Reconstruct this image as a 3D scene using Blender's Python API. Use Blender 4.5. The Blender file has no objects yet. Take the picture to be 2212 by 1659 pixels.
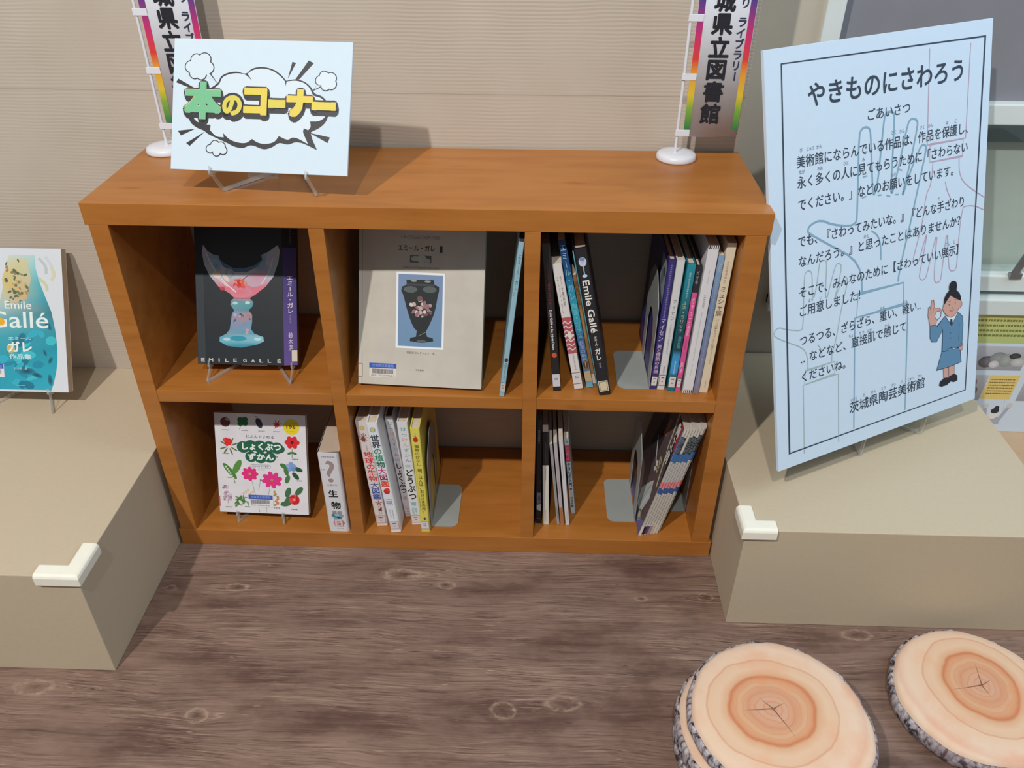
import bpy, bmesh, math, random
from mathutils import Vector, Matrix
from mathutils.geometry import tessellate_polygon
random.seed(7)
C = bpy.context.scene.collection
R = math.radians

# ------------------------------------------------------------------ camera
cam = bpy.data.cameras.new('camera'); cam.sensor_width = 36; cam.lens = 1768.3 / 2212 * 36
cam.clip_start = 0.05
co = bpy.data.objects.new('camera', cam); C.objects.link(co)
co.location = (0.7507, -1.2585, 1.2952); co.rotation_mode = 'XYZ'
co.rotation_euler = (R(55.764), R(-0.242), R(1.745))
bpy.context.scene.camera = co

# ------------------------------------------------------------------ world, lamps, exposure
sc = bpy.context.scene
sc.view_settings.view_transform = 'Standard'; sc.view_settings.look = 'None'
sc.view_settings.gamma = 1; sc.view_settings.use_curve_mapping = False
sc.view_settings.exposure = 0.0
w = bpy.data.worlds.new('world'); sc.world = w; w.use_nodes = True
wb = w.node_tree.nodes['Background']; wb.inputs[0].default_value = (0.86, 0.95, 1.0, 1); wb.inputs[1].default_value = 0.21

def spot(name, loc, aim, energy, col, size=85, rad=0.045):
    l = bpy.data.lights.new(name, 'SPOT'); l.energy = energy; l.color = col
    l.spot_size = R(size); l.spot_blend = 0.7; l.shadow_soft_size = rad
    o = bpy.data.objects.new(name, l); C.objects.link(o); o.location = loc
    o.rotation_euler = (Vector(aim) - Vector(loc)).to_track_quat('-Z', 'Y').to_euler()
    return o
spot('ceiling_spot', (-0.70, -2.45, 3.60), (0.35, 0.0, 0.45), 375, (1.0, 0.955, 0.88))
spot('ceiling_spot', (0.52, -2.45, 3.60), (0.7, 0.0, 0.45), 180, (0.99, 0.97, 0.92))
# cool soft fill light added on the right, standing in for daylight
al = bpy.data.lights.new('daylight_fill', 'AREA'); al.energy = 30; al.color = (0.72, 0.90, 1.0); al.shape = 'RECTANGLE'; al.size = 1.6; al.size_y = 1.4
ao = bpy.data.objects.new('daylight_fill', al); C.objects.link(ao); ao.location = (3.0, -0.30, 2.3)
ao.rotation_euler = (Vector((1.5, 0.0, 0.4)) - ao.location).to_track_quat('-Z', 'Y').to_euler()

# ------------------------------------------------------------------ small helpers
def lin(c):
    return tuple(((v / 255) / 12.92 if v / 255 <= 0.04045 else ((v / 255 + 0.055) / 1.055) ** 2.4) for v in c[:3]) + (1.0,)

def empty(name, loc=(0, 0, 0), rot=None, matrix=None):
    o = bpy.data.objects.new(name, None); C.objects.link(o); o.empty_display_size = 0.02
    if matrix is not None: o.matrix_world = matrix
    else:
        o.location = loc
        if rot: o.rotation_euler = rot
    return o

def tag(o, label=None, cat=None, group=None, kind=None):
    if label: o['label'] = label
    if cat: o['category'] = cat
    if group: o['group'] = group
    if kind: o['kind'] = kind
    return o

def mesh_obj(name, verts, faces, m, parent=None, smooth=False):
    me = bpy.data.meshes.new(name); me.from_pydata([tuple(v) for v in verts], [], faces)
    bm = bmesh.new(); bm.from_mesh(me); bmesh.ops.recalc_face_normals(bm, faces=bm.faces); bm.to_mesh(me); bm.free()
    if smooth:
        for p in me.polygons: p.use_smooth = True
    o = bpy.data.objects.new(name, me); C.objects.link(o)
    if m: me.materials.append(m)
    if parent: o.parent = parent
    return o

def bevel(o, width, seg=2, angle=40):
    b = o.modifiers.new('bevel', 'BEVEL'); b.width = width; b.segments = seg; b.limit_method = 'ANGLE'; b.angle_limit = R(angle)
    return o

class MB:
    """collects boxes, prisms and bars into ONE mesh"""
    def __init__(s): s.v = []; s.f = []
    def box(s, x0, x1, y0, y1, z0, z1):
        n = len(s.v)
        s.v += [(x0, y0, z0), (x1, y0, z0), (x1, y1, z0), (x0, y1, z0), (x0, y0, z1), (x1, y0, z1), (x1, y1, z1), (x0, y1, z1)]
        s.f += [tuple(n + i for i in q) for q in ((0, 3, 2, 1), (4, 5, 6, 7), (0, 1, 5, 4), (1, 2, 6, 5), (2, 3, 7, 6), (3, 0, 4, 7))]
        return s
    def prism(s, pts, vec):
        n = len(s.v); k = len(pts); vec = Vector(vec)
        s.v += [tuple(p) for p in pts] + [tuple(Vector(p) + vec) for p in pts]
        s.f += [tuple(range(n, n + k)), tuple(range(n + 2 * k - 1, n + k - 1, -1))]
        for i in range(k):
            j = (i + 1) % k; s.f.append((n + i, n + j, n + k + j, n + k + i))
        return s
    def bar(s, a, b, w, t, nrm):
        """flat strip from a to b: width w in the plane whose normal is nrm, thickness t along nrm"""
        a, b, nrm = Vector(a), Vector(b), Vector(nrm).normalized()
        side = (b - a).normalized().cross(nrm) * (w / 2)
        s.prism([a + side - nrm * t / 2, b + side - nrm * t / 2, b - side - nrm * t / 2, a - side - nrm * t / 2], nrm * t)
        return s
    def tube(s, a, b, r, n=14):
        a, b = Vector(a), Vector(b); d = (b - a).normalized()
        u = d.orthogonal().normalized(); v = d.cross(u)
        s.prism([a + (u * math.cos(2 * math.pi * i / n) + v * math.sin(2 * math.pi * i / n)) * r for i in range(n)], b - a)
        return s
    def build(s, name, m, parent=None, bev=0, seg=2, smooth=False):
        o = mesh_obj(name, s.v, s.f, m, parent, smooth)
        if bev: bevel(o, bev, seg)
        return o

# ------------------------------------------------------------------ materials
class NT:
    def __init__(s, name):
        s.m = bpy.data.materials.new(name); s.m.use_nodes = True
        s.t = s.m.node_tree; s.n = s.t.nodes; s.b = s.n['Principled BSDF']; s.out = s.n['Material Output']
    def add(s, typ, **kw):
        n = s.n.new(typ)
        for k, v in kw.items(): setattr(n, k, v)
        return n
    def link(s, a, b): s.t.links.new(a, b)
    def val(s, sock, v):
        if hasattr(v, 'node'): s.link(v, sock)
        else: sock.default_value = v
    def math(s, op, a, b=0.0, c=None, clamp=False):
        n = s.add('ShaderNodeMath', operation=op, use_clamp=clamp)
        s.val(n.inputs[0], a); s.val(n.inputs[1], b)
        if c is not None: s.val(n.inputs[2], c)
        return n.outputs[0]
    def ramp(s, fac, stops, interp='LINEAR'):
        n = s.add('ShaderNodeValToRGB'); n.color_ramp.interpolation = interp
        e = n.color_ramp.elements
        while len(e) < len(stops): e.new(0.5)
        for i, (p, c) in enumerate(stops): e[i].position = p; e[i].color = c
        s.link(fac, n.inputs[0]); return n.outputs[0]
    def mix(s, fac, a, b, blend='MIX'):
        n = s.add('ShaderNodeMix', data_type='RGBA', blend_type=blend)
        s.val(n.inputs[0], fac); s.val(n.inputs[6], a); s.val(n.inputs[7], b); return n.outputs[2]
    def noise(s, vec, scale, detail=4, rough=0.55, dist=0.0):
        n = s.add('ShaderNodeTexNoise'); n.inputs['Scale'].default_value = scale; n.inputs['Detail'].default_value = detail
        n.inputs['Roughness'].default_value = rough; n.inputs['Distortion'].default_value = dist
        if vec is not None: s.link(vec, n.inputs['Vector'])
        return n.outputs['Fac']
    def mapping(s, vec, scale=(1, 1, 1), loc=(0, 0, 0), rot=(0, 0, 0)):
        n = s.add('ShaderNodeMapping'); s.link(vec, n.inputs[0]); n.inputs['Scale'].default_value = scale
        n.inputs['Location'].default_value = loc; n.inputs['Rotation'].default_value = rot; return n.outputs[0]
    def coord(s, which='Object'): return s.add('ShaderNodeTexCoord').outputs[which]
    def bump(s, h, strength, dist):
        n = s.add('ShaderNodeBump'); n.inputs['Strength'].default_value = strength; n.inputs['Distance'].default_value = dist
        s.link(h, n.inputs['Height']); s.link(n.outputs[0], s.b.inputs['Normal'])

def mat(name, rgb, rough=0.5, var=0.05, scale=30, spec=0.4, metal=0.0, bump=0.0):
    t = NT(name); c = lin(rgb)
    f = t.noise(t.coord(), scale, 3)
    dk = tuple(v * (1 - var) for v in c[:3]) + (1,); lt = tuple(min(1, v * (1 + var)) for v in c[:3]) + (1,)
    t.link(t.ramp(f, [(0.3, dk), (0.7, lt)]), t.b.inputs['Base Color'])
    t.b.inputs['Roughness'].default_value = rough; t.b.inputs['Specular IOR Level'].default_value = spec
    t.b.inputs['Metallic'].default_value = metal
    if bump: t.bump(f, bump, 0.001)
    return t.m

def wood_mat():
    t = NT('orange_beech_laminate'); v = t.coord()
    n1 = t.noise(t.mapping(v, (2.2, 14, 14)), 2.2, 5, 0.6, 0.4)
    n2 = t.noise(t.mapping(v, (6, 90, 90)), 2.0, 3)
    n3 = t.noise(v, 3.0, 2)
    c = t.ramp(n1, [(0.25, lin((158, 96, 36))), (0.5, lin((177, 113, 47))), (0.75, lin((187, 123, 58)))])
    c = t.mix(t.math('MULTIPLY', n2, 0.25), c, lin((140, 76, 28)))
    c = t.mix(t.math('MULTIPLY', n3, 0.3), c, lin((178, 112, 56)))
    # sparse small knots
    vo = t.add('ShaderNodeTexVoronoi'); t.link(t.mapping(v, (3.1, 9, 9)), vo.inputs['Vector']); vo.inputs['Scale'].default_value = 1.6
    k = t.ramp(vo.outputs['Distance'], [(0.0, (1, 1, 1, 1)), (0.07, (0.6, 0.6, 0.6, 1)), (0.13, (0, 0, 0, 1))])
    c = t.mix(t.math('MULTIPLY', k, 0.35), c, lin((120, 58, 18)))
    t.link(c, t.b.inputs['Base Color']); t.b.inputs['Roughness'].default_value = 0.34; t.b.inputs['Specular IOR Level'].default_value = 0.5
    return t.m

KNOTS = [(.158, -.119, .020, .011), (.492, -.074, .040, .016), (.584, -.099, .018, .010), (1.116, -.113, .016, .009), (.984, -.121, .012, .007), (.175, -.412, .020, .014),
         (.712, -.385, .022, .016), (.819, -.368, .030, .015), (-.138, -.366, .034, .016), (.021, -.126, .012, .008), (1.393, -.198, .030, .012)]
def floor_mat():
    t = NT('weathered_dark_wood_print'); v = t.coord()
    sx = t.add('ShaderNodeSeparateXYZ'); t.link(v, sx.inputs[0]); X, Y = sx.outputs[0], sx.outputs[1]
    warp = t.noise(t.mapping(v, (1.6, 4, 1)), 1.3, 3)
    Yw = t.math('ADD', Y, t.math('MULTIPLY', t.math('SUBTRACT', warp, 0.5), 0.05))
    jag = t.math('ADD', t.math('MULTIPLY', t.math('SUBTRACT', t.noise(v, 34, 3), 0.5), 1.0), t.math('MULTIPLY', t.math('SUBTRACT', t.noise(v, 150, 3), 0.5), 0.5))
    ringm = corem = None
    for (kx, ky, ra, rb) in KNOTS:      # printed knots; the grain swings round each
        dx = t.math('SUBTRACT', X, kx); dy = t.math('SUBTRACT', Y, ky)
        q = t.math('SQRT', t.math('ADD', t.math('POWER', t.math('DIVIDE', dx, ra), 2.0), t.math('POWER', t.math('DIVIDE', dy, rb), 2.0)))
        wide = t.math('ADD', t.math('POWER', t.math('DIVIDE', dx, ra * 3.6), 2.0), t.math('POWER', t.math('DIVIDE', dy, rb * 2.2), 2.0))
        push = t.math('MULTIPLY', t.math('DIVIDE', dy, t.math('ADD', t.math('ABSOLUTE', dy), rb * .35)), t.math('MULTIPLY', t.math('EXPONENT', t.math('MULTIPLY', wide, -1.0)), rb * 0.8))
        Yw = t.math('SUBTRACT', Yw, push)
        qj = t.math('ADD', q, jag)
        rg = t.math('SUBTRACT', 1.0, t.math('MULTIPLY', t.math('ABSOLUTE', t.math('SUBTRACT', qj, 0.95)), 3.6), clamp=True)
        cr = t.math('SUBTRACT', 1.0, t.math('MULTIPLY', qj, 1.5), clamp=True)
        ringm = rg if ringm is None else t.math('MAXIMUM', ringm, rg); corem = cr if corem is None else t.math('MAXIMUM', corem, cr)
    cb = t.add('ShaderNodeCombineXYZ'); t.link(X, cb.inputs[0]); t.link(Yw, cb.inputs[1]); vw = cb.outputs[0]
    broad = t.noise(t.mapping(vw, (1.0, 8, 1)), 2.0, 5, 0.6)
    cloud = t.noise(t.mapping(v, (3, 7, 1)), 1.6, 5, 0.65)
    streak = t.noise(t.mapping(vw, (2.2, 75, 1)), 2.0, 5, 0.72)
    fine = t.noise(t.mapping(vw, (7, 300, 1)), 1.6, 4, 0.75)
    dash = t.noise(t.mapping(vw, (14, 130, 1)), 1.5, 3, 0.6)
    zone = t.ramp(t.noise(t.mapping(v, (2.2, 6, 1), (.3, .1, 0)), 1.9, 3), [(0.40, (0.15, 0.15, 0.15, 1)), (0.62, (1, 1, 1, 1))])
    c = t.ramp(broad, [(0.25, lin((82, 60, 54))), (0.43, lin((112, 87, 78))), (0.58, lin((129, 103, 92))), (0.78, lin((148, 122, 110)))])
    c = t.mix(t.math('MULTIPLY', t.math('SUBTRACT', cloud, 0.40, clamp=True), 2.4), c, lin((152, 126, 113)))
    c = t.mix(t.math('MULTIPLY', t.math('SUBTRACT', 0.46, cloud, clamp=True), 4.0), c, lin((84, 60, 54)))
    def ov(f, lo, hi, amt, col, inv=False, z=None):
        nonlocal c
        k = t.ramp(f, [(lo, (amt,) * 3 + (1,)), (hi, (0, 0, 0, 1))] if inv else [(lo, (0, 0, 0, 1)), (hi, (amt,) * 3 + (1,))])
        if z is not None: k = t.math('MULTIPLY', k, z)
        c = t.mix(k, c, lin(col))
    ov(streak, .34, .48, .55, (74, 52, 46), True); ov(streak, .54, .64, .65, (168, 142, 126), False, zone)
    ov(fine, .38, .48, .75, (56, 38, 34), True, zone); ov(fine, .56, .68, .70, (190, 164, 146), False, zone)
    ov(dash, .66, .72, .6, (200, 176, 156), False, zone); ov(dash, .26, .33, .7, (50, 36, 32), True)
    spl = t.ramp(t.noise(v, 75, 4), [(0.36, (0.1, 0.1, 0.1, 1)), (0.6, (1, 1, 1, 1))])
    c = t.mix(t.math('MULTIPLY', t.math('MULTIPLY', ringm, spl), 0.58), c, lin((182, 156, 136))); c = t.mix(t.math('MULTIPLY', corem, 0.85), c, lin((88, 66, 58)))
    t.link(c, t.b.inputs['Base Color']); t.b.inputs['Roughness'].default_value = 0.5; t.b.inputs['Specular IOR Level'].default_value = 0.25
    t.bump(streak, 0.06, 0.001)
    return t.m

def wallpaper_mat(seam_z=0.8805):
    t = NT('rippled_beige_wallpaper'); v = t.coord()
    sx = t.add('ShaderNodeSeparateXYZ'); t.link(v, sx.inputs[0]); Z = sx.outputs[2]
    wob = t.noise(t.mapping(v, (2.6, 1, 7)), 1.6, 3)
    zz = t.math('ADD', Z, t.math('MULTIPLY', t.math('SUBTRACT', wob, 0.5), 0.016))
    s = t.math('SINE', t.math('MULTIPLY', zz, 2 * math.pi / 0.0066))
    amp = t.ramp(t.noise(t.mapping(v, (2.0, 1, 3.0)), 1.7, 3), [(0.38, (0.15, 0.15, 0.15, 1)), (0.66, (1, 1, 1, 1))])
    h = t.math('MULTIPLY', s, amp)
    base = t.ramp(t.noise(v, 6, 3), [(0.3, lin((190, 178, 165))), (0.7, lin((197, 186, 174)))])
    dk = t.math('MULTIPLY', t.math('MULTIPLY', t.math('SUBTRACT', 0.0, h, clamp=True), 0.085), 1.0)
    c = t.mix(dk, base, lin((128, 116, 100)))
    sd = t.math('ABSOLUTE', t.math('SUBTRACT', Z, t.math('ADD', seam_z, t.math('MULTIPLY', t.noise(t.mapping(v, (6, 1, 1)), 2, 2), 0.002))))
    seam = t.math('LESS_THAN', sd, 0.0011)
    c = t.mix(t.math('MULTIPLY', seam, 0.35), c, lin((120, 108, 94)))
    t.link(c, t.b.inputs['Base Color']); t.b.inputs['Roughness'].default_value = 0.8; t.b.inputs['Specular IOR Level'].default_value = 0.15
    t.bump(h, 0.17, 0.0011)
    return t.m

def slice_mat():
    """printed growth rings of a log slice, local xy, radius about 0.14"""
    t = NT('printed_log_slice_fabric'); v = t.coord()
    off = t.mapping(v, (1.0, 1.06, 1), (0.012, -0.008, 0))
    sx = t.add('ShaderNodeSeparateXYZ'); t.link(off, sx.inputs[0]); X, Y = sx.outputs[0], sx.outputs[1]
    r0 = t.math('SQRT', t.math('ADD', t.math('POWER', X, 2.0), t.math('POWER', Y, 2.0)))
    nz = t.noise(v, 9, 3); nf = t.noise(v, 40, 4)
    r = t.math('ADD', r0, t.math('MULTIPLY', t.math('SUBTRACT', nz, 0.5), 0.022))
    r = t.math('ADD', r, t.math('MULTIPLY', t.math('SUBTRACT', nf, 0.5), 0.004))
    q = t.math('DIVIDE', r, 0.15)
    P = lin
    c = t.ramp(q, [(0.0, P((202, 156, 130))), (0.14, P((208, 162, 136))), (0.24, P((204, 150, 118))), (0.33, P((212, 166, 132))), (0.40, P((208, 150, 114))), (0.435, P((198, 124, 88))),
                   (0.47, P((214, 170, 136))), (0.56, P((222, 188, 160))), (0.655, P((220, 184, 156))), (0.672, P((210, 162, 134))), (0.69, P((224, 192, 166))), (0.86, P((226, 198, 176))), (0.95, P((222, 186, 164))), (1.0, P((228, 202, 180)))])
    wob = t.noise(t.mapping(v, (5, 5, 5)), 3, 3)
    ringf = t.math('SINE', t.math('MULTIPLY', t.math('ADD', q, t.math('MULTIPLY', wob, 0.12)), 95.0))
    rm = t.math('MULTIPLY', t.math('MULTIPLY', t.math('SUBTRACT', ringf, 0.5, clamp=True), t.math('SUBTRACT', 0.52, q, clamp=True)), 2.2)
    c = t.mix(rm, c, P((206, 124, 84)))
    pat = t.noise(v, 14, 4)
    c = t.mix(t.math('MULTIPLY', t.math('SUBTRACT', pat, 0.52, clamp=True), 1.6), c, P((222, 140, 92)))
    # dark cracks from the pith
    cr = None
    for ang, ln in ((285, 0.062), (120, 0.028), (172, 0.05), (20, 0.024)):
        a = R(ang); along = t.math('ADD', t.math('MULTIPLY', X, math.cos(a)), t.math('MULTIPLY', Y, math.sin(a)))
        perp = t.math('ADD', t.math('MULTIPLY', X, -math.sin(a)), t.math('MULTIPLY', Y, math.cos(a)))
        perp = t.math('ABSOLUTE', t.math('ADD', perp, t.math('MULTIPLY', t.math('SUBTRACT', nz, 0.5), 0.012)))
        wd = t.math('MULTIPLY', t.math('SUBTRACT', 1.0, t.math('DIVIDE', along, ln)), 0.0013)
        m = t.math('MULTIPLY', t.math('LESS_THAN', perp, wd), t.math('GREATER_THAN', along, -0.001))
        cr = m if cr is None else t.math('MAXIMUM', cr, m)
    c = t.mix(t.math('MULTIPLY', cr, 0.75), c, P((96, 62, 46)))
    t.link(c, t.b.inputs['Base Color']); t.b.inputs['Roughness'].default_value = 0.85; t.b.inputs['Specular IOR Level'].default_value = 0.15
    t.bump(nf, 0.1, 0.001)
    return t.m

def bark_mat():
    t = NT('printed_grey_bark_fabric'); v = t.coord()
    vo = t.add('ShaderNodeTexVoronoi'); vo.inputs['Scale'].default_value = 110; vo.distance = 'CHEBYCHEV'
    nv = t.noise(v, 30, 4)
    mx = t.add('ShaderNodeVectorMath', operation='ADD'); t.link(t.mapping(v, (1, 1, 0.55), (0, 0, 0), (0.4, 0.3, 0.5)), mx.inputs[0])
    cb = t.add('ShaderNodeCombineXYZ'); t.link(t.math('MULTIPLY', nv, 0.03), cb.inputs[0]); t.link(t.math('MULTIPLY', nv, 0.03), cb.inputs[2])
    t.link(cb.outputs[0], mx.inputs[1]); t.link(mx.outputs[0], vo.inputs['Vector'])
    c = t.ramp(vo.outputs['Distance'], [(0.12, lin((206, 200, 206))), (0.42, lin((158, 152, 160))), (0.6, lin((48, 44, 52))), (0.85, lin((24, 22, 28)))])
    c = t.mix(t.ramp(t.noise(v, 12, 3), [(0.45, (0, 0, 0, 1)), (0.7, (0.5, 0.5, 0.5, 1))]), c, lin((126, 100, 104)))
    t.link(c, t.b.inputs['Base Color']); t.b.inputs['Roughness'].default_value = 0.85
    t.bump(vo.outputs['Distance'], 0.4, 0.002)
    return t.m

def thin_clear(name, tint=(0.97, 0.98, 0.98), gloss=0.10, rough=0.06, edge_glow=0.0):
    t = NT(name); t.n.remove(t.b)
    tr = t.add('ShaderNodeBsdfTransparent'); tr.inputs[0].default_value = (*tint, 1)
    gl = t.add('ShaderNodeBsdfGlossy'); gl.inputs['Roughness'].default_value = rough
    lw = t.add('ShaderNodeLayerWeight'); lw.inputs[0].default_value = 0.35
    mx = t.add('ShaderNodeMixShader'); t.link(t.math('ADD', t.math('MULTIPLY', lw.outputs['Facing'], 0.35), gloss, clamp=True), mx.inputs[0])
    t.link(tr.outputs[0], mx.inputs[1]); t.link(gl.outputs[0], mx.inputs[2]); 
    if edge_glow:
        df = t.add('ShaderNodeBsdfDiffuse'); df.inputs[0].default_value = (.9, .92, .92, 1); m2 = t.add('ShaderNodeMixShader'); m2.inputs[0].default_value = edge_glow  # white diffuse mixed in, imitating the whitish glow of clear acrylic edges
        t.link(mx.outputs[0], m2.inputs[1]); t.link(df.outputs[0], m2.inputs[2]); t.link(m2.outputs[0], t.out.inputs[0])
    else: t.link(mx.outputs[0], t.out.inputs[0])
    return t.m

def print_mat():
    t = NT('printed_ink'); a = t.add('ShaderNodeVertexColor'); a.layer_name = 'ink'
    f = t.noise(t.coord(), 400, 2)
    t.link(t.mix(t.math('MULTIPLY', f, 0.05), a.outputs[0], (0.5, 0.5, 0.5, 1)), t.b.inputs['Base Color'])
    t.b.inputs['Roughness'].default_value = 0.45; t.b.inputs['Specular IOR Level'].default_value = 0.25
    return t.m

M = dict(
    wood=wood_mat(), floor=floor_mat(), wallpaper=wallpaper_mat(), slice=slice_mat(), bark=bark_mat(), ink=print_mat(),
    wall=mat('smooth_beige_wall', (188, 180, 168), 0.8, 0.03, 8, 0.15),
    box=mat('kraft_beige_board', (195, 180, 157), 0.75, 0.02, 120, 0.15, 0, 0.03),
    platform=mat('tan_platform_board', (190, 160, 132), 0.7, 0.03, 40, 0.2),
    board=mat('white_foam_board', (206, 222, 236), 0.6, 0.01, 60, 0.2),
    poster=mat('bluish_white_poster_board', (202, 220, 240), 0.6, 0.01, 60, 0.2),
    foam=mat('white_foam_rubber', (240, 238, 226), 0.6, 0.02, 60, 0.2),
    plastic=mat('white_plastic', (226, 228, 238), 0.35, 0.02, 40, 0.4),
    frame=mat('white_window_frame', (214, 222, 222), 0.45, 0.02, 20, 0.3),
    blind=mat('grey_roller_blind', (132, 132, 140), 0.8, 0.04, 10, 0.1),
    alu=mat('aluminium_stay', (150, 154, 158), 0.3, 0.06, 40, 0.5, 0.8),
    outside=mat('pale_panel_behind_window', (226, 230, 224), 0.6, 0.05, 3, 0.2),
    steel=mat('grey_enamelled_steel', (158, 162, 160), 0.35, 0.03, 30, 0.4),
    pages=mat('paper_edges', (214, 200, 182), 0.8, 0.12, 260, 0.1),
    cloth=mat('white_flag_cloth', (216, 220, 230), 0.7, 0.02, 90, 0.15),
    acrylic=thin_clear('clear_acrylic', (0.97, 0.98, 0.98), 0.22, 0.12, 0.16), glass=thin_clear('window_glass', (0.93, 0.96, 0.95), 0.05, 0.02),
)
_covers = {}
def cover_mat(rgb, rough=0.38):
    k = tuple(rgb)
    if k not in _covers: _covers[k] = mat('cover_card', rgb, rough, 0.05, 25, 0.4)
    return _covers[k]

# ------------------------------------------------------------------ printing: flat inked shapes and lettering, one mesh per print
_glyph = {}
def glyphs(text):
    if text not in _glyph:
        cu = bpy.data.curves.new('lettering_source', 'FONT'); cu.body = text; cu.size = 1.0; cu.resolution_u = 4
        ob = bpy.data.objects.new('lettering_source', cu); C.objects.link(ob)
        bpy.context.view_layer.update()
        dg = bpy.context.evaluated_depsgraph_get()
        me = bpy.data.meshes.new_from_object(ob.evaluated_get(dg))
        vs = [(v.co.x, v.co.y) for v in me.vertices]; fs = [tuple(p.vertices) for p in me.polygons]
        bpy.data.objects.remove(ob); bpy.data.curves.remove(cu); bpy.data.meshes.remove(me)
        _glyph[text] = (vs, fs)
    return _glyph[text]
def bounds(vs):
    xs = [v[0] for v in vs]; ys = [v[1] for v in vs]
    return min(xs), max(xs), min(ys), max(ys)
_em = []
def em():
    if not _em:
        a = bounds(glyphs('国')[0]); b = bounds(glyphs('国国')[0]); _em.append((b[1] - a[1], (a[0] + a[1]) / 2, (a[2] + a[3]) / 2))
    return _em[0]

class Print:
    """u right, v up, in millimetres by default"""
    def __init__(s, unit=0.001): s.v = []; s.f = []; s.c = []; s.k = unit; s.n = {}; s.lab = None
    @property
    def L(s):
        if s.lab is None: s.lab = Print()
        return s.lab
    def _put(s, pts, faces, cols, layer):
        q = s.n.get(int(layer), 0); s.n[int(layer)] = q + 1     # overlapping shapes of one layer never share a plane
        n = len(s.v); d = 0.00018 + layer * 0.00013 + (q % 28) * 4e-6
        s.v += [(p[0] * s.k, -d, p[1] * s.k) for p in pts]; s.c += cols
        for f in faces: s.f.append(tuple(n + i for i in f))
    def poly(s, pts, col, layer=0, cols=None):
        tris = tessellate_polygon([[Vector((p[0], p[1], 0)) for p in pts]])
        s._put(pts, tris, [lin(c) for c in cols] if cols else [lin(col)] * len(pts), layer); return s
    def rect(s, x0, y0, x1, y1, col, layer=0, top=None):
        b = lin(col); t = lin(top) if top else b
        s._put([(x0, y0), (x1, y0), (x1, y1), (x0, y1)], [(0, 1, 2, 3)], [b, b, t, t], layer); return s
    def grid(s, x0, y0, x1, y1, rows, layer=0):
        """vertical strip with colours blending between rows [(t, colour)] from bottom to top"""
        for (a, ca), (b, cb) in zip(rows, rows[1:]):
            s.rect(x0, y0 + (y1 - y0) * a, x1, y0 + (y1 - y0) * b, ca, layer, cb)
        return s
    def ell(s, cx, cy, rx, ry, col, layer=0, n=22, rot=0, edge=None):
        a = R(rot); ring = []
        for i in range(n):
            t = 2 * math.pi * i / n; x, y = rx * math.cos(t), ry * math.sin(t)
            ring.append((cx + x * math.cos(a) - y * math.sin(a), cy + x * math.sin(a) + y * math.cos(a)))
        s._put(ring + [(cx, cy)], [(i, (i + 1) % n, n) for i in range(n)], [lin(edge or col)] * n + [lin(col)], layer); return s
    def stroke(s, pts, w, col, layer=0, closed=False, smooth=0):
        P = [Vector(p) for p in pts]
        for _ in range(smooth):
            Q = [] if closed else [P[0]]
            for i in range(len(P) if closed else len(P) - 1):
                a, b = P[i], P[(i + 1) % len(P)]; Q += [a * .75 + b * .25, a * .25 + b * .75]
            if not closed: Q.append(P[-1])
            P = Q
        n = len(P); L = []; Rr = []
        for i in range(n):
            a = P[i - 1] if (i or closed) else P[i]; b = P[(i + 1) % n] if (i < n - 1 or closed) else P[i]
            d = (b - a); d = d.normalized() if d.length > 1e-9 else Vector((1, 0)); nn = Vector((-d.y, d.x)) * w / 2
            if 0 < i < n - 1 or closed:
                d1 = (P[i] - a).normalized(); cosh = max(0.45, abs(Vector((-d1.y, d1.x)).dot(Vector((-d.y, d.x))))); nn = nn / cosh
            L.append(P[i] + nn); Rr.append(P[i] - nn)
        m = n if closed else n - 1
        s._put([tuple(p) for p in L + Rr], [(i, (i + 1) % n, n + (i + 1) % n, n + i) for i in range(m)], [lin(col)] * (2 * n), layer); return s
    def text(s, t, x0, y0, x1, y1, col, layer=1, bold=0.0, rot=0):
        """string stretched into the box; rot=-90 reads top to bottom"""
        vs, fs = glyphs(t); a = bounds(vs); W, H = x1 - x0, y1 - y0
        out = []
        for (x, y) in vs:
            u = (x - a[0]) / max(1e-6, a[1] - a[0]); v = (y - a[2]) / max(1e-6, a[3] - a[2])
            out.append((x0 + u * W, y0 + v * H) if not rot else (x0 + v * W, y1 - u * H))
        return s._copies(out, fs, col, layer, bold)
    def _copies(s, out, fs, col, layer, bold):
        offs = [(0, 0)] + ([(bold * math.cos(i * math.pi / 4), bold * math.sin(i * math.pi / 4)) for i in range(8)] if bold else [])
        for i, (dx, dy) in enumerate(offs):
            s._put([(x + dx, y + dy) for x, y in out], fs, [lin(col)] * len(out), layer)
        return s
    def chars(s, t, x0, ymid, x1, h, col, layer=1, bold=0.0):
        """full-width characters set at even pitch from x0 to x1"""
        n = len(t); A, ex, ey = em(); p = (x1 - x0) / n
        for i, ch in enumerate(t):
            if ch.strip() == '': continue
            vs, fs = glyphs(ch)
            off = 0.0
            if ch in '」』。、】': off = 0.0
            s._copies([(x0 + p * (i + .5) + (x - ex) * p / A, ymid + (y - ey) * h / A) for x, y in vs], fs, col, layer, bold)
        return s
    def vchars(s, t, xmid, ytop, ybot, wd, col, layer=1, bold=0.0, fill=1.0, colors=None):
        n = len(t); A, ex, ey = em(); p = (ytop - ybot) / n
        for i, ch in enumerate(t):
            if ch.strip() == '': continue
            vs, fs = glyphs(ch); cy = ytop - p * (i + .5)
            if ch in 'ー－―（）「」': out = [(xmid + (y - ey) * wd / A, cy - (x - ex) * p * fill / A) for x, y in vs]
            else: out = [(xmid + (x - ex) * wd / A, cy + (y - ey) * p * fill / A) for x, y in vs]
            s._copies(out, fs, colors[i] if colors else col, layer, bold)
        return s
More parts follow.
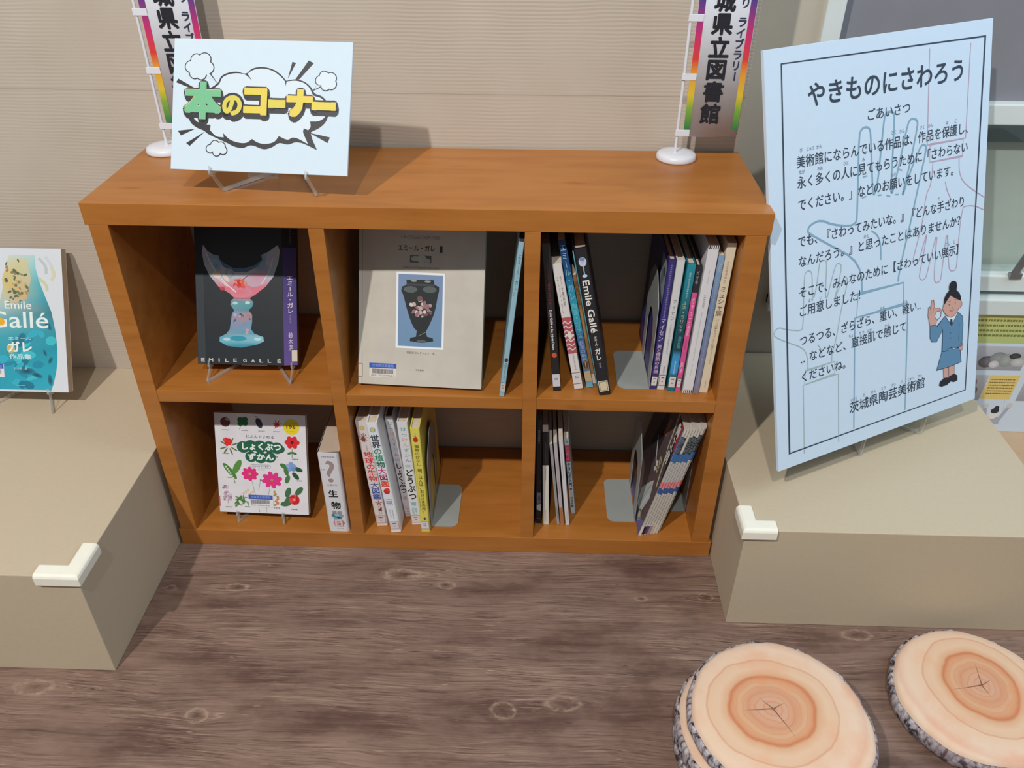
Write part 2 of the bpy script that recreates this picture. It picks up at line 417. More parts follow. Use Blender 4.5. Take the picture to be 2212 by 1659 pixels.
    def marks(s, x0, y0, x1, y1, rows, col, layer=1, fill=0.5, seed=1):
        """rows of print too small to read"""
        rnd = random.Random(seed); p = (y1 - y0) / rows
        for r in range(rows):
            x = x0
            while x < x1 - 0.2:
                wd = min(x1 - x, p * fill * rnd.uniform(0.5, 1.6)); y = y0 + p * (r + .5)
                s.rect(x, y - p * fill / 2, x + wd, y + p * fill / 2, col, layer); x += wd + p * fill * rnd.uniform(0.25, 0.5)
        return s
    def vmarks(s, xmid, y0, y1, wd, col, layer=1, seed=1):
        rnd = random.Random(seed); y = y1
        while y > y0 + 0.3:
            h = wd * rnd.uniform(0.45, 0.8); y -= h
            for k in range(2): s.rect(xmid - wd / 2 + rnd.uniform(0, wd * .25), y + k * h * .5, xmid + wd / 2 - rnd.uniform(0, wd * .25), y + k * h * .5 + h * .22, col, layer)
            y -= wd * .25
        return s
    def build(s, name, parent, y=0.0, x=0.0, z=0.0, matrix=None):
        me = bpy.data.meshes.new(name); me.from_pydata(s.v, [], s.f)
        at = me.color_attributes.new('ink', 'FLOAT_COLOR', 'POINT')
        for i, c in enumerate(s.c): at.data[i].color = c
        # every inked face looks out towards -y
        bm = bmesh.new(); bm.from_mesh(me)
        bm.normal_update()
        bmesh.ops.reverse_faces(bm, faces=[f for f in bm.faces if f.normal.y > 0]); bm.to_mesh(me); bm.free()
        me.materials.append(M['ink'])
        o = bpy.data.objects.new(name, me); C.objects.link(o); o.parent = parent
        if matrix is not None: o.matrix_local = matrix
        else: o.location = (x, y, z)
        return o

def curvy(pts, n=5, corner=48):
    """rounds an outline through its points, keeping sharp corners"""
    P = [Vector(p) for p in pts]; k = len(P); out = []
    def tang(i, seg):
        a, b = P[i] - P[i - 1], P[(i + 1) % k] - P[i]
        if a.length < 1e-6 or b.length < 1e-6 or math.degrees(a.angle(b)) > corner: return seg
        d = (a.normalized() + b.normalized()).normalized(); return d * seg.length
    for i in range(k):
        j = (i + 1) % k; seg = P[j] - P[i]; t0, t1 = tang(i, seg), tang(j, seg)
        for q in range(n):
            u = q / n; out.append(tuple((2 * u ** 3 - 3 * u ** 2 + 1) * P[i] + (u ** 3 - 2 * u ** 2 + u) * t0 + (-2 * u ** 3 + 3 * u ** 2) * P[j] + (u ** 3 - u ** 2) * t1))
    return out

def frame_matrix(O, ex, ey):
    ex, ey = Vector(ex).normalized(), Vector(ey).normalized(); bk = -(ex.cross(ey))
    m = Matrix.Identity(4)
    for i in range(3): m[i][0] = ex[i]; m[i][1] = bk[i]; m[i][2] = ey[i]; m[i][3] = O[i]
    return m

# ------------------------------------------------------------------ the room
tag(MB().box(-1.6, 3.2, -2.2, 0.46, -0.05, 0.0).build('floor', M['floor']), kind='structure')
tag(MB().box(-1.6, 1.1405, 0.309, 0.47, -0.05, 2.6).build('wall_back', M['wallpaper'], bev=0.002), kind='structure')
WY = 0.437      # the wall to the right of the corner lies further back
wr = MB().box(1.142, 1.292, WY, WY + .12, -0.05, 2.6).box(1.292, 3.2, WY, WY + .12, -0.05, 0.385).box(2.62, 3.2, WY, WY + .12, 0.385, 2.6).box(1.292, 2.62, WY, WY + .12, 1.95, 2.6)
tag(wr.build('wall_right', M['wall']), kind='structure')
win = tag(empty('window_1', (1.29, WY, 0.385)), 'white framed window with a lowered grey roller blind', kind='structure')
def wp(mb, name, m, bev=0): return mb.build(name, m, win, bev)
ox, oy, oz = 1.29, WY, 0.385
wp(MB().box(0.002, 0.038, -0.012, 0.10, 0.0, 1.56).box(1.292, 1.328, -0.012, 0.10, 0.0, 1.56).box(0.038, 1.292, -0.012, 0.10, 1.525, 1.56), 'window_frame', M['frame'], 0.003)
wp(MB().box(0.038, 1.292, -0.004, 0.04, 0.415, 0.457), 'transom', M['frame'], 0.003)
wp(MB().box(0.038, 1.292, -0.004, 0.06, 0.040, 0.080), 'bottom_rail', M['frame'], 0.003)
wp(MB().box(0.002, 1.328, -0.022, 0.09, -0.012, 0.028), 'sill', M['frame'], 0.003)
wp(MB().box(0.038, 1.292, 0.022, 0.026, 0.457, 1.525), 'roller_blind', M['blind'])
wp(MB().box(0.038, 1.292, 0.020, 0.024, 0.080, 0.415), 'pane', M['glass'])
wp(MB().box(0.038, 1.292, 0.075, 0.09, 0.0, 0.36), 'panel_behind_pane', M['outside'])
wp(MB().box(0.038, 1.292, 0.066, 0.073, 0.36, 0.415), 'shade_strip', mat('blue_grey_shade', (150, 168, 174), 0.6))
st = MB().bar((0.540, -0.004, 0.083), (0.590, -0.004, 0.26), 0.013, 0.008, (0, 1, 0)).box(0.530, 0.556, -0.010, 0.002, 0.076, 0.088)
wp(st, 'window_stay', M['alu'])

# ------------------------------------------------------------------ bookcase
bc = tag(empty('bookcase', (0.57, 0.15, 0)), 'orange wooden open bookcase with six square compartments standing against the rippled wall', 'bookcase')
bc.location = (0, 0, 0)
D = 0.303; ZS = 0.7424; ZM1, ZM0 = 0.4062, 0.3802; ZB = 0.0423
def bp(name, x0, x1, z0, z1, y0=0.0): return MB().box(x0, x1, y0, D, z0, z1).build(name, M['wood'], bc, 0.0009, 2)
bp('top_panel', 0.0, 1.140, ZS, 0.781); bp('base_panel', 0.0, 1.140, 0.0, ZB)
bp('side_panel', 0.0055, 0.0387, ZB, ZS, .0004); bp('side_panel', 1.0987, 1.1345, ZB, ZS, .0004)
bp('divider', 0.3749, 0.4015, ZB, ZS, .0004); bp('divider', 0.7360, 0.7625, ZB, ZS, .0004)
bp('shelf', 0.0387, 0.3749, ZM0, ZM1, .0006); bp('shelf', 0.4015, 0.7360, ZM0, ZM1, .0006); bp('shelf', 0.7625, 1.0987, ZM0, ZM1, .0006)

# ------------------------------------------------------------------ the two low display boxes, their corner guards and the low platform
BZ = 0.25
def display_box(x0, x1, y0, y1, label):
    r = MB().box(x0, x1, y0, y1, 0.0, BZ).build('display_box', M['box'], None, 0.0015, 2)
    return tag(r, label, 'display box')
display_box(-0.62, -0.0065, -0.3265, 0.3085, 'low beige display box left of the bookcase, teal art book on top')
display_box(1.1445, 1.736, -0.176, 0.433, 'low beige display box right of the bookcase under the large white poster board')
def guard(corner, d1, d2, l1, l2, label):
    """foam guard hugging a top corner: d1, d2 run along the two edges; the profile is swept round the corner"""
    cx, cy, cz = corner; d1, d2 = Vector((*d1, 0)), Vector((*d2, 0))
    t = 0.008; prof = [(-0.021, 0.0), (-0.021, t - .002), (-0.018, t), (t * .2, t), (t * .75, t * .75), (t, t * .2), (t, -0.015), (t - .002, -0.017), (0.0, -0.017), (0.0, 0.0)]
    vs = []; fs = []; k = len(prof)
    P = Vector((cx, cy, cz))
    for st_ in range(3):
        for (o, z) in prof:
            base = {0: P + d1 * l1 - d2 * o, 1: P - d2 * o - d1 * o, 2: P + d2 * l2 - d1 * o}[st_]
            vs.append(base + Vector((0, 0, z)))
    for a in (0, k):
        for i in range(k):
            j = (i + 1) % k; fs.append((a + i, a + j, a + k + j, a + k + i))
    fs += [tuple(range(k)), tuple(range(3 * k - 1, 2 * k - 1, -1))]
    o = mesh_obj('corner_guard', vs, fs, M['foam']); bevel(o, 0.0022, 3, 30)
    return tag(o, label, 'corner guard', 'foam guards on the box corners')
guard((-0.0062, -0.3268, BZ + .0003), (-1, 0), (0, 1), 0.07, 0.072, 'white foam guard on the front corner of the left display box')
guard((1.1442, -0.1763, BZ + .0003), (1, 0), (0, 1), 0.055, 0.058, 'white foam guard on the front left corner of the right display box')
tag(MB().box(1.76, 2.7, -0.2, 0.430, 0.0, 0.042).build('display_platform', M['platform'], None, 0.002), 'low tan platform behind the right display box under the photo panel', 'platform')

# ------------------------------------------------------------------ clear easels
def easel(matrix, width, zlip, lean, label, back_len=0.11, depth=0.075, hook=0.016, yb=0.004):
    """local: x right, y back, z up from the surface; the lip carries an edge at height zlip, at y = yb"""
    r = empty('display_easel', matrix=matrix); tag(r, label, 'easel', 'clear acrylic easels')
    s, c = math.sin(R(lean)), math.cos(R(lean)); t = 0.003
    up = Vector((0, s, c)); n = Vector((0, -c, s))
    hb = Vector((0, yb, zlip - .0035)); cent = Vector((0, depth, 0.004))
    for sg in (-1, 1):
        x = sg * width / 2; mb = MB()
        F = Vector((x, 0.0, 0.003)); L = Vector((x, hb.y - .001, hb.z)); inx = Vector((-sg * width * 0.36, 0, 0))
        mb.bar(F, L + Vector((0, 0, .0)), 0.007, t, (1, 0, 0))                       # front leg
        seat0, seat1 = L + n * .009, L - n * .010
        mb.bar(seat0, seat1, 0.005, t, (1, 0, 0))                                     # ledge under the edge
        mb.bar(seat0, seat0 + up * hook * .7, 0.004, t, (1, 0, 0))                    # lip in front
        B = cent + Vector((x, 0, 0)) + inx
        mb.bar(F, B, 0.005, 0.006, (0, 0, 1))                                         # foot strip running back to the middle
        mb.bar(seat1, B + Vector((0, -.004, hb.z * .55)), 0.006, t, (1, 0, 0)) if False else None
        mb.build('side_panel', M['acrylic'], r, 0.0006, 1)
    cb = MB(); zc = zlip + .012
    p0 = Vector((-width * .16, hb.y, hb.z)) - n * .013; p1 = p0 + Vector((width * .32, 0, 0))
    q = up * back_len
    cb.prism([p0, p1, p1 + q * .9 - Vector((width * .08, 0, 0)), p0 + q * .9 + Vector((width * .08, 0, 0))], -n * t)
    cb.build('back_rest', M['acrylic'], r, 0.0006, 1)
    lg = MB(); top = (p0 + p1) / 2 + q * .62 - n * .005
    for sx in (-1, 1):
        a = Vector((sx * width * .14, depth, 0.002)); lg.bar(a, top + Vector((sx * width * .06, 0, 0)), 0.007, t, (1, 0, 0))
    lg.bar(Vector((-width * .16, depth, .003)), Vector((width * .16, depth, .003)), .007, t, (0, 0, 1))
    lg.build('rear_leg', M['acrylic'], r, 0.0006, 1)
    return r
def T(x, y, z, rz=0): return Matrix.Translation((x, y, z)) @ Matrix.Rotation(R(rz), 4, 'Z')

# ------------------------------------------------------------------ books
def u_cover(name, x0, x1, h, depth, tb, rnd, m, parent):
    pts = []
    r = min(rnd, (x1 - x0) * .45); n = 5
    pts.append((x0, depth))
    for i in range(n + 1):
        a = math.pi / 2 * i / n; pts.append((x0 + r - r * math.cos(a), r - r * math.sin(a)))
    for i in range(n + 1):
        a = math.pi / 2 * i / n; pts.append((x1 - r + r * math.sin(a), r - r * math.cos(a)))
    pts.append((x1, depth))
    si = tb + r * .5
    pts += [(x1 - tb, depth), (x1 - tb, si), (x0 + tb, si), (x0 + tb, depth)]
    return MB().prism([(x, y, 0) for x, y in pts], (0, 0, h)).build(name, m, parent)

def book(label, x, y, z, wd, h, lean, depth, cover, hard=False, art=None, page=None, group=None, kind='book', rnd=0.0012, left_art=None):
    rt = lean > 0; x0 = -wd if rt else 0.0
    r = empty(kind, (x + (wd / math.cos(R(lean)) if rt else 0), y, z + .0003), (0, R(lean), 0)); tag(r, label, 'magazine' if kind == 'magazine' else 'book', group)
    tb = 0.0022 if hard else 0.0005; ins = 0.003 if hard else 0.0
    cv = u_cover('cover', x0, x0 + wd, h, depth, tb, rnd, cover_mat(cover), r)
    MB().box(x0 + tb, x0 + wd - tb, tb + rnd * .55 + .0002, depth - (ins + .0004), ins, h - max(ins, 0.0004)).build('page_block', cover_mat(page, .8) if page else M['pages'], r)  # the dark brownish page colours paint in the shade on the page tops
    if art:
        p = Print(); p.rect(rnd * 700, .6, wd * 1000 - rnd * 700, h * 1000 - .6, cover, 0); art(p, wd * 1000, h * 1000)
        p.build('spine_print', cv, 0.0, x0)
        if p.lab: p.lab.build('call_number_label', cv, -.0003, x0)
    if left_art:
        p = Print(); left_art(p, depth * 1000, h * 1000)
        # left side: u runs from the spine backwards, seen from -x
        m = Matrix(((0, 1, 0, x0), (-1, 0, 0, depth), (0, 0, 1, 0), (0, 0, 0, 1)))
        p.build('cover_print', cv, matrix=m)
    return r

def call_label(p, w, z0, z1, red=False, inset=0.6, frame=(60, 60, 66)):
    fr = (206, 92, 104) if red else frame
    p = p.L
    p.rect(inset, z0, w - inset, z1, fr, 2); p.rect(inset + .7, z0 + .9, w - inset - .7, z1 - .9, (222, 216, 216), 3)
    p.rect(w * .3, z1 - (z1 - z0) * .3, w * .7, z1 - (z1 - z0) * .2, (110, 104, 110), 4)
    p.rect(w * .4, z0 + (z1 - z0) * .35, w * .6, z0 + (z1 - z0) * .45, (130, 124, 130), 4)

W_ = (232, 232, 238); K_ = (24, 24, 28)
G_U = 'books in the upper right compartment'; G_LM = "children's books in the lower middle compartment"; G_LR = 'books in the lower right compartment'

# ---- upper right compartment
def a_b1(p, w, h):
    p.stroke([(w * .5, h - 30), (w * .5, h - 72)], .5, (120, 50, 56), 1)
    p.vmarks(w * .5, h - 175, h - 76, w * .36, (140, 40, 50), 1, 3)
    p.text('Emile Gallé et les frères Daum', w * .32, 92, w * .62, 176, W_, 1, .14, -90)
    p.marks(w * .16, 120, w * .24, 172, 20, (120, 120, 124), 1)
    p.ell(w * .5, 80, w * .33, w * .38, (206, 92, 56), 1)
    p.L.rect(.4, 10, w - .4, 38, (214, 214, 224), 1); p.L.marks(w * .3, 24, w * .7, 30, 2, (130, 130, 140), 2)
book('black paperback with red spine lettering, leaning against the divider in the upper right compartment', .7939, .0267, ZM1, .0146, .3052, -5.6, .225, (30, 28, 30), False, a_b1, (120, 104, 92), G_U)
def a_b2(p, w, h):
    p.vchars('ポーラ美術館', w * .62, h - 24, h - 86, w * .26, (96, 96, 100), 1)
    p.vchars('エミール・ガレ', w * .3, h - 24, h - 100, w * .2, (120, 120, 124), 1)
    p.rect(.3, h - 186, w - .3, h - 108, (188, 92, 104), 1)
    for i in range(7):
        y = h - 120 - i * 9.5
        p.stroke([(.4, y), (w * .3, y + 5), (w * .55, y - 3), (w - .4, y + 3)], 2.0 if i != 3 else 4, (238, 226, 226), 2, smooth=2)
    p.ell(w * .55, h - 146, w * .2, 9, (240, 232, 230), 3)
    p.vmarks(w * .55, 44, 92, w * .2, (120, 116, 120), 1, 9)
    p.L.rect(.2, 12, w - .2, 38, (60, 60, 66), 2); p.L.rect(.2, 13, w - .2, 37, (226, 222, 226), 3); p.L.marks(w * .3, 24, w * .7, 32, 2, (130, 124, 132), 4)
book('white paperback with a pink wavy pattern band, between the black book and the blue one', .8345, .0334, ZM1, .0168, .2667, -11.1, .205, (230, 226, 226), False, a_b2, None, G_U)
def a_b3(p, w, h):
    p.grid(.1, 0, w - .1, h, [(0, (126, 186, 206)), (.12, (60, 120, 170)), (.35, (54, 104, 160)), (.5, (60, 170, 196)), (.68, (40, 150, 186)), (.8, (26, 86, 140)), (1, (22, 50, 104))], 1)
    p.vchars('エミール・ガレ', w * .5, h - 6, h - 118, w * .85, (150, 206, 232), 2, 0, 1.0)
    p.vchars('陶芸・ガラス', w * .5, h - 124, h - 200, w * .8, (120, 216, 228), 2)
    p.vchars('創造の軌跡', w * .5, h - 204, h - 252, w * .7, (186, 190, 220), 2)
    p.ell(w * .5, 52, w * .48, 11, (160, 130, 90), 3); p.ell(w * .5, 52, w * .4, 9.5, (90, 66, 44), 4); p.rect(w * .45, 44, w * .55, 60, (200, 180, 140), 5)
    p.L.rect(.1, 14, w - .1, 38, (196, 176, 140), 3)
book('blue and turquoise art book with pale blue lettering leaning beside the white one', .8583, .0403, ZM1, .0125, .3100, -12.3, .22, (26, 60, 116), False, a_b3, None, G_U)
def a_b4(p, w, h):
    p.vchars('装飾工芸', w * .5, h - 12, h - 62, w * .8, (60, 44, 30), 1); p.vmarks(w * .5, 110, h - 72, w * .5, (226, 200, 150), 1, 4)
    p.rect(.2, 8, w - .2, 30, (206, 190, 180), 1)
book('thin brown paperback squeezed beside the blue art book', .8712, .0429, ZM1, .0064, .2422, -12.1, .19, (150, 106, 60), False, a_b4, None, G_U, rnd=.0006)
book('very thin cyan booklet squeezed against the thick black book', .8780, .0449, ZM1, .0022, .2882, -12.0, .21, (110, 186, 206), False, None, None, G_U, rnd=.0004)
def a_b5(p, w, h):
    p.ell(w * .5, h - 26, w * .3, 9, (176, 190, 226), 1, edge=(206, 214, 232)); p.ell(w * .5, h - 21, w * .2, 3.5, (120, 140, 190), 2)
    p.poly([(w * .46, h - 34), (w * .54, h - 34), (w * .54, h - 50), (w * .46, h - 50)], (150, 190, 214), 1); p.ell(w * .5, h - 53, w * .2, 3, (190, 216, 226), 2)
    p.text('Emile Gallé', w * .24, h - 168, w * .76, h - 62, (236, 232, 226), 1, .35, -90)
    p.vchars('エミール・', w * .5, h - 176, h - 202, w * .3, (236, 232, 226), 1, .12); p.vchars('ガレ', w * .5, h - 202, h - 230, w * .52, (236, 232, 226), 1, .3)
    p.vmarks(w * .5, 64, h - 234, w * .22, (186, 182, 178), 1, 8)
    p.L.rect(w * .1, 8, w * .9, 32, (230, 226, 214), 2); p.L.rect(w * .16, 9.5, w * .84, 30.5, (60, 56, 50), 3); p.L.rect(w * .2, 10.5, w * .8, 29.5, (222, 208, 172), 4)
book('thick black book with large white western lettering on its spine, standing furthest out', .8807, .0150, ZM1, .0220, .3061, -11.7, .225, (30, 30, 36), True, a_b5, (190, 176, 160), G_U, rnd=.0030)
def a_b6(p, w, h):
    p.vmarks(w * .5, h - 116, h - 10, w * .32, (160, 160, 206), 1, 6)
    p.vchars('マイセン', w * .5, h - 116, h - 166, w * .75, (206, 196, 214), 1, .12)
    p.vchars('美と情熱の系譜', w * .5, h - 172, h - 236, w * .7, (206, 176, 196), 1, .12)
    call_label(p, w, 8, 30)
def a_b6l(p, d, h):   # pale photograph near the top of the cover
    x0, x1 = d - 62, d - 6
    p.rect(x0, h - 92, x1, h - 12, (150, 160, 170), 1); p.ell(x0 + 24, h - 50, 12, 16, (110, 118, 126), 2); p.ell(x0 + 38, h - 36, 8, 10, (64, 70, 80), 3); p.rect(x0, h - 92, x1, h - 82, (120, 124, 130), 2)
book('dark purple book with pale vertical lettering, against the upper bookend', .9786, .0391, ZM1, .0126, .2723, 1.4, .21, (54, 46, 118), True, a_b6, None, G_U, rnd=.002, left_art=a_b6l)
def a_b7(p, w, h):
    p.vchars('マイセン', w * .5, h - 76, h - 120, w * .45, (110, 110, 118), 1); p.vmarks(w * .5, h - 190, h - 126, w * .3, (150, 150, 158), 1, 5)
    p.vmarks(w * .5, 34, 54, w * .3, (120, 120, 124), 1, 2); call_label(p, w, 10, 34)
book('white hardback with faint grey lettering, between the purple and teal books', .9925, .0379, ZM1, .0140, .2711, 1.5, .21, (216, 216, 220), True, a_b7, None, G_U, rnd=.002)
def a_b8(p, w, h):
    p.grid(.1, 0, w - .1, h, [(0, (20, 110, 124)), (.14, (22, 118, 134)), (.16, (60, 150, 206)), (.30, (60, 150, 206)), (.34, (16, 70, 82)), (.55, (14, 76, 88)), (.8, (26, 128, 146)), (1, (36, 146, 166))], 1)
    p.vmarks(w * .5, h - 66, h - 16, w * .26, (206, 226, 226), 2, 7); p.vchars('ルネ・ラリック', w * .42, h - 72, h - 138, w * .55, (206, 196, 160), 2)
    p.text('RENE LALIQUE', w * .3, 96, w * .72, h - 146, (120, 190, 196), 2, 0, -90)
    p.ell(w * .5, 56, w * .42, 19, (60, 156, 220), 2); p.vmarks(w * .5, 40, 68, w * .2, (226, 240, 246), 3, 5); call_label(p, w, 8, 34)
book('teal hardback with a bright blue patch low on its spine', 1.0105, .0342, ZM1, .0145, .2666, 1.5, .21, (20, 120, 136), True, a_b8, None, G_U, rnd=.002)
def a_b9(p, w, h):
    p.rect(.1, 0, w - .1, h - 52, (222, 84, 152), 1); p.vchars('パリの', w * .5, h - 10, h - 36, w * .5, (226, 222, 226), 1)
    p.vchars('ガラス工芸家', w * .5, h - 62, h - 142, w * .6, (246, 206, 226), 2); p.vmarks(w * .5, 96, h - 150, w * .3, (160, 40, 96), 2, 3); p.vchars('鈴木', w * .5, 68, 42, w * .6, (246, 216, 230), 2)
    call_label(p, w, 10, 32)
book('pink and black slim book beside the teal hardback', 1.0255, .0314, ZM1, .0092, .2652, 1.5, .2, (40, 36, 44), True, a_b9, None, G_U, rnd=.0016)
def a_b10(p, w, h):
    for z in (0, h - 9):
        p.rect(.1, z + .5, w - .1, z + 8.5, (226, 226, 230), 1)
        for i in range(5): p.rect(w * (.08 + .19 * i), z + 1, w * (.08 + .19 * i) + w * .1, z + 8, (44, 42, 46), 2)
    p.stroke([(w * .5, h - 46), (w * .5, h - 74)], .4, (150, 150, 156), 1); p.vmarks(w * .5, h - 122, h - 96, w * .22, (120, 120, 126), 1, 1)
    p.vmarks(w * .5, 74, h - 130, w * .12, (170, 170, 178), 1, 11); p.stroke([(w * .5, 66), (w * .5, 40)], .4, (150, 150, 156), 1)
book('tall white catalogue with black striped ends on its spine', 1.0392, .0280, ZM1, .0185, .3058, 1.5, .22, (226, 226, 232), False, a_b10, None, G_U, rnd=.0006)
def a_b11(p, w, h):
    p.grid(.1, 0, w - .1, h, [(0, (140, 132, 150)), (.3, (120, 130, 168)), (.7, (112, 142, 184)), (1, (140, 172, 206))], 1)
    p.vmarks(w * .5, 10, h - 40, w * .34, (176, 186, 210), 2, 10); p.vmarks(w * .5, h - 30, h - 14, w * .4, (206, 216, 230), 2, 2)
book('slim blue grey catalogue between the white and cream ones', 1.0596, .0286, ZM1, .0100, .2858, 1.5, .21, (124, 142, 176), False, a_b11, None, G_U)
def a_b12(p, w, h):
    p.vmarks(w * .45, h - 74, h - 34, w * .3, (150, 130, 106), 1, 3); p.vchars('ミュシャ展', w * .46, h - 82, h - 142, w * .68, (112, 90, 66), 1, .1)
    p.vchars('パリの夢モラヴィアの祈り', w * .5, h - 148, h - 214, w * .36, (140, 118, 92), 1); p.vmarks(w * .55, 66, 104, w * .2, (170, 150, 126), 1, 6); p.vmarks(w * .55, 14, 28, w * .18, (160, 140, 116), 1, 6)
book('tall cream catalogue nearest the right panel of the upper right compartment', 1.0710, .0307, ZM1, .0162, .3085, 1.5, .22, (228, 216, 192), False, a_b12, None, G_U)
# ---- upper middle: thin pale blue book leaning on the divider
def a_lb(p, w, h):
    p.vchars('エミール・ガレ', w * .52, h - 22, h - 92, w * .62, (50, 84, 106), 1); p.vchars('Ⅰ', w * .5, h - 94, h - 104, w * .5, (50, 84, 106), 1)
    p.ell(w * .5, 82, w * .36, 4.4, (110, 36, 44), 1); p.vchars('世紀末コレクション', w * .5, 76, 40, w * .5, (60, 100, 122), 1)
    p.L.rect(.2, 10, w - .2, 32, (70, 74, 76), 2); p.L.rect(.2, 11, w - .2, 31, (206, 198, 190), 3); p.L.marks(w * .25, 18, w * .75, 27, 3, (140, 134, 130), 4)
book('thin pale blue book leaning right against the divider in the upper middle compartment', .6917, .004, ZM1, .0094, .3178, 6.2, .22, (150, 190, 206), False, a_lb, (60, 56, 54))

# ---- lower left: the thick white dictionary
def a_se(p, w, h):
    p.text('?', w * .34, h - 76, w * .70, h - 20, (168, 146, 148), 1, .9); p.marks(w * .2, h - 12, w * .8, h - 7, 1, (160, 150, 170), 1)
    p.marks(w * .1, h - 46, w * .28, h - 40, 1, (170, 160, 166), 1); p.chars('に答える！', w * .26, h - 84, w * .84, 6, (110, 100, 106), 1)
    p.chars('生', w * .24, h - 108, w * .70, 21, (26, 24, 28), 1, .7); p.chars('物', w * .3, h - 140, w * .76, 21, (26, 24, 28), 1, .7); p.chars('事典', w * .28, h - 160, w * .76, 9, (168, 146, 148), 1, .4)
    cy = 46
    p.poly([(w * .22, cy), (w * .36, cy + 9), (w * .68, cy + 9), (w * .82, cy), (w * .68, cy - 9), (w * .36, cy - 9)], (70, 150, 166), 1, [(40, 120, 130), (60, 110, 130), (130, 170, 186), (150, 170, 190), (26, 60, 70), (110, 180, 190)])
    p.ell(w * .5, cy + 2, w * .13, 4, (150, 196, 216), 2); p.poly([(w * .34, cy - 2), (w * .7, cy - 3), (w * .56, cy - 7)], (20, 44, 52), 3)
    p.poly([(w * .26, 25), (w * .36, 33), (w * .72, 33), (w * .84, 25), (w * .72, 16), (w * .36, 16)], (160, 150, 166), 1)
    p.L.rect(w * .32, 15, w * .74, 35, (206, 104, 120), 2); p.L.rect(w * .345, 16.4, w * .715, 33.6, (232, 206, 208), 3); p.L.marks(w * .45, 18, w * .62, 31, 3, (120, 104, 112), 4); p.marks(w * .38, 8, w * .72, 11, 1, (130, 126, 136), 1)
book('thick white biology dictionary with a large question mark, beside the plant picture book', .3250, .0057, ZB, .0440, .2152, 0.0, .165, (226, 226, 232), False, a_se, (196, 176, 158), rnd=.006)

# ---- lower middle compartment
def a_c1(p, w, h):
    p.ell(w * .5, h - 16, w * .22, 6, (190, 186, 160), 1); p.ell(w * .5, h - 16, w * .15, 4.4, (222, 196, 110), 2)
    for i in range(9): p.stroke([(w * .45, h - 40), (w * .45 + w * .34 * math.cos(i * .7), h - 40 + 12 * math.sin(i * .7))], 1.2, (120, 56, 48), 1)
    p.ell(w * .42, h - 44, w * .18, 6, (140, 70, 62), 2); p.vmarks(w * .56, h - 74, h - 58, w * .12, (90, 84, 90), 1, 2)
    p.vchars('地球の生物', w * .55, h - 76, h - 156, w * .78, (226, 52, 64), 1, .35); p.vchars('大図鑑', w * .56, h - 158, h - 206, w * .76, (52, 88, 170), 1, .35)
    for i in range(5):
        a = math.pi / 2 + i * 2 * math.pi / 5; p.stroke([(w * .6, h - 216), (w * .6 + w * .32 * math.cos(a), h - 216 + 7.5 * math.sin(a))], 1.8, (176, 84, 76), 1)
    p.poly([(w * .4, h - 236), (w * .8, h - 226), (w * .75, h - 240)], (130, 70, 60), 1); p.vmarks(w * .5, 34, 62, w * .1, (110, 106, 112), 1, 4); p.vmarks(w * .68, 34, 62, w * .1, (110, 106, 112), 1, 5)
    call_label(p, w, 8, 30, True, 2)
book('white picture encyclopedia with red and blue lettering, leftmost in the lower middle compartment', .4242, .0253, ZB, .0238, .2815, -3.9, .22, (230, 222, 222), True, a_c1, None, G_LM, rnd=.0024)
def a_c2(p, w, h):
    p.ell(w * .48, h - 16, w * .26, 6.4, (150, 166, 190), 1); p.ell(w * .48, h - 16, w * .17, 4.6, (226, 204, 110), 2)
    p.vchars('世界の植物大図鑑', w * .5, h - 28, h - 164, w * .82, K_, 1, .4, 1.0, [(40, 52, 66), (40, 52, 66), (36, 146, 112), (36, 146, 112), (30, 110, 84), (222, 60, 150), (150, 30, 80), (232, 76, 44)])
    p.ell(w * .5, h - 176, w * .3, 8, (206, 40, 48), 1); p.ell(w * .62, h - 172, w * .2, 5, (226, 60, 60), 2)
    p.marks(w * .18, h - 216, w * .84, h - 196, 4, (150, 150, 190), 1); p.marks(w * .3, h - 208, w * .8, h - 202, 1, (222, 130, 170), 2); p.vmarks(w * .36, 44, 66, w * .12, (90, 90, 96), 1, 3); p.vmarks(w * .62, 38, 66, w * .14, (70, 70, 76), 1, 4)
    call_label(p, w, 10, 32, True, 1)
book('white picture encyclopedia of plants with multicoloured lettering, standing furthest forward', .4581, .0062, ZB, .0215, .2925, -5.2, .225, (232, 236, 244), True, a_c2, None, G_LM, rnd=.0024)
def a_c34(word):
    def f(p, w, h):
        p.vchars('はっけんずかん', w * .55, h - 10, h - 104, w * .6, K_, 1, .1, .8, [(90, 170, 190), (120, 140, 190), (220, 170, 180), (220, 170, 180), (110, 170, 200), (150, 190, 210), (150, 130, 190)])
        p.marks(w * .2, h - 116, w * .8, h - 108, 2, (170, 190, 214), 1); p.vchars(word, w * .5, h - 120, h - 206, w * .82, (26, 26, 30), 1, .45)
        if word[0] == 'し': p.ell(w * .5, h - 218, w * .26, 5, (206, 176, 176), 1)
        else: p.poly([(w * .2, h - 212), (w * .75, h - 210), (w * .7, h - 222), (w * .3, h - 221)], (150, 190, 206), 1); p.vchars('改訂', w * .5, 50, 30, w * .6, (80, 170, 200), 1)
        call_label(p, w, 7, 28, True, 1)
    return f
book('white picture book with handwritten black title, set back behind the plant encyclopedia', .4815, .0564, ZB, .0165, .2720, -5.0, .2, (224, 218, 220), True, a_c34('しょくぶつ'), (90, 70, 60), G_LM, rnd=.002)
book('white picture book with handwritten black title and pale blue edge, left of the yellow book', .4995, .0313, ZB, .0215, .2769, -2.7, .21, (226, 228, 236), True, a_c34('どうぶつ'), None, G_LM, rnd=.002)
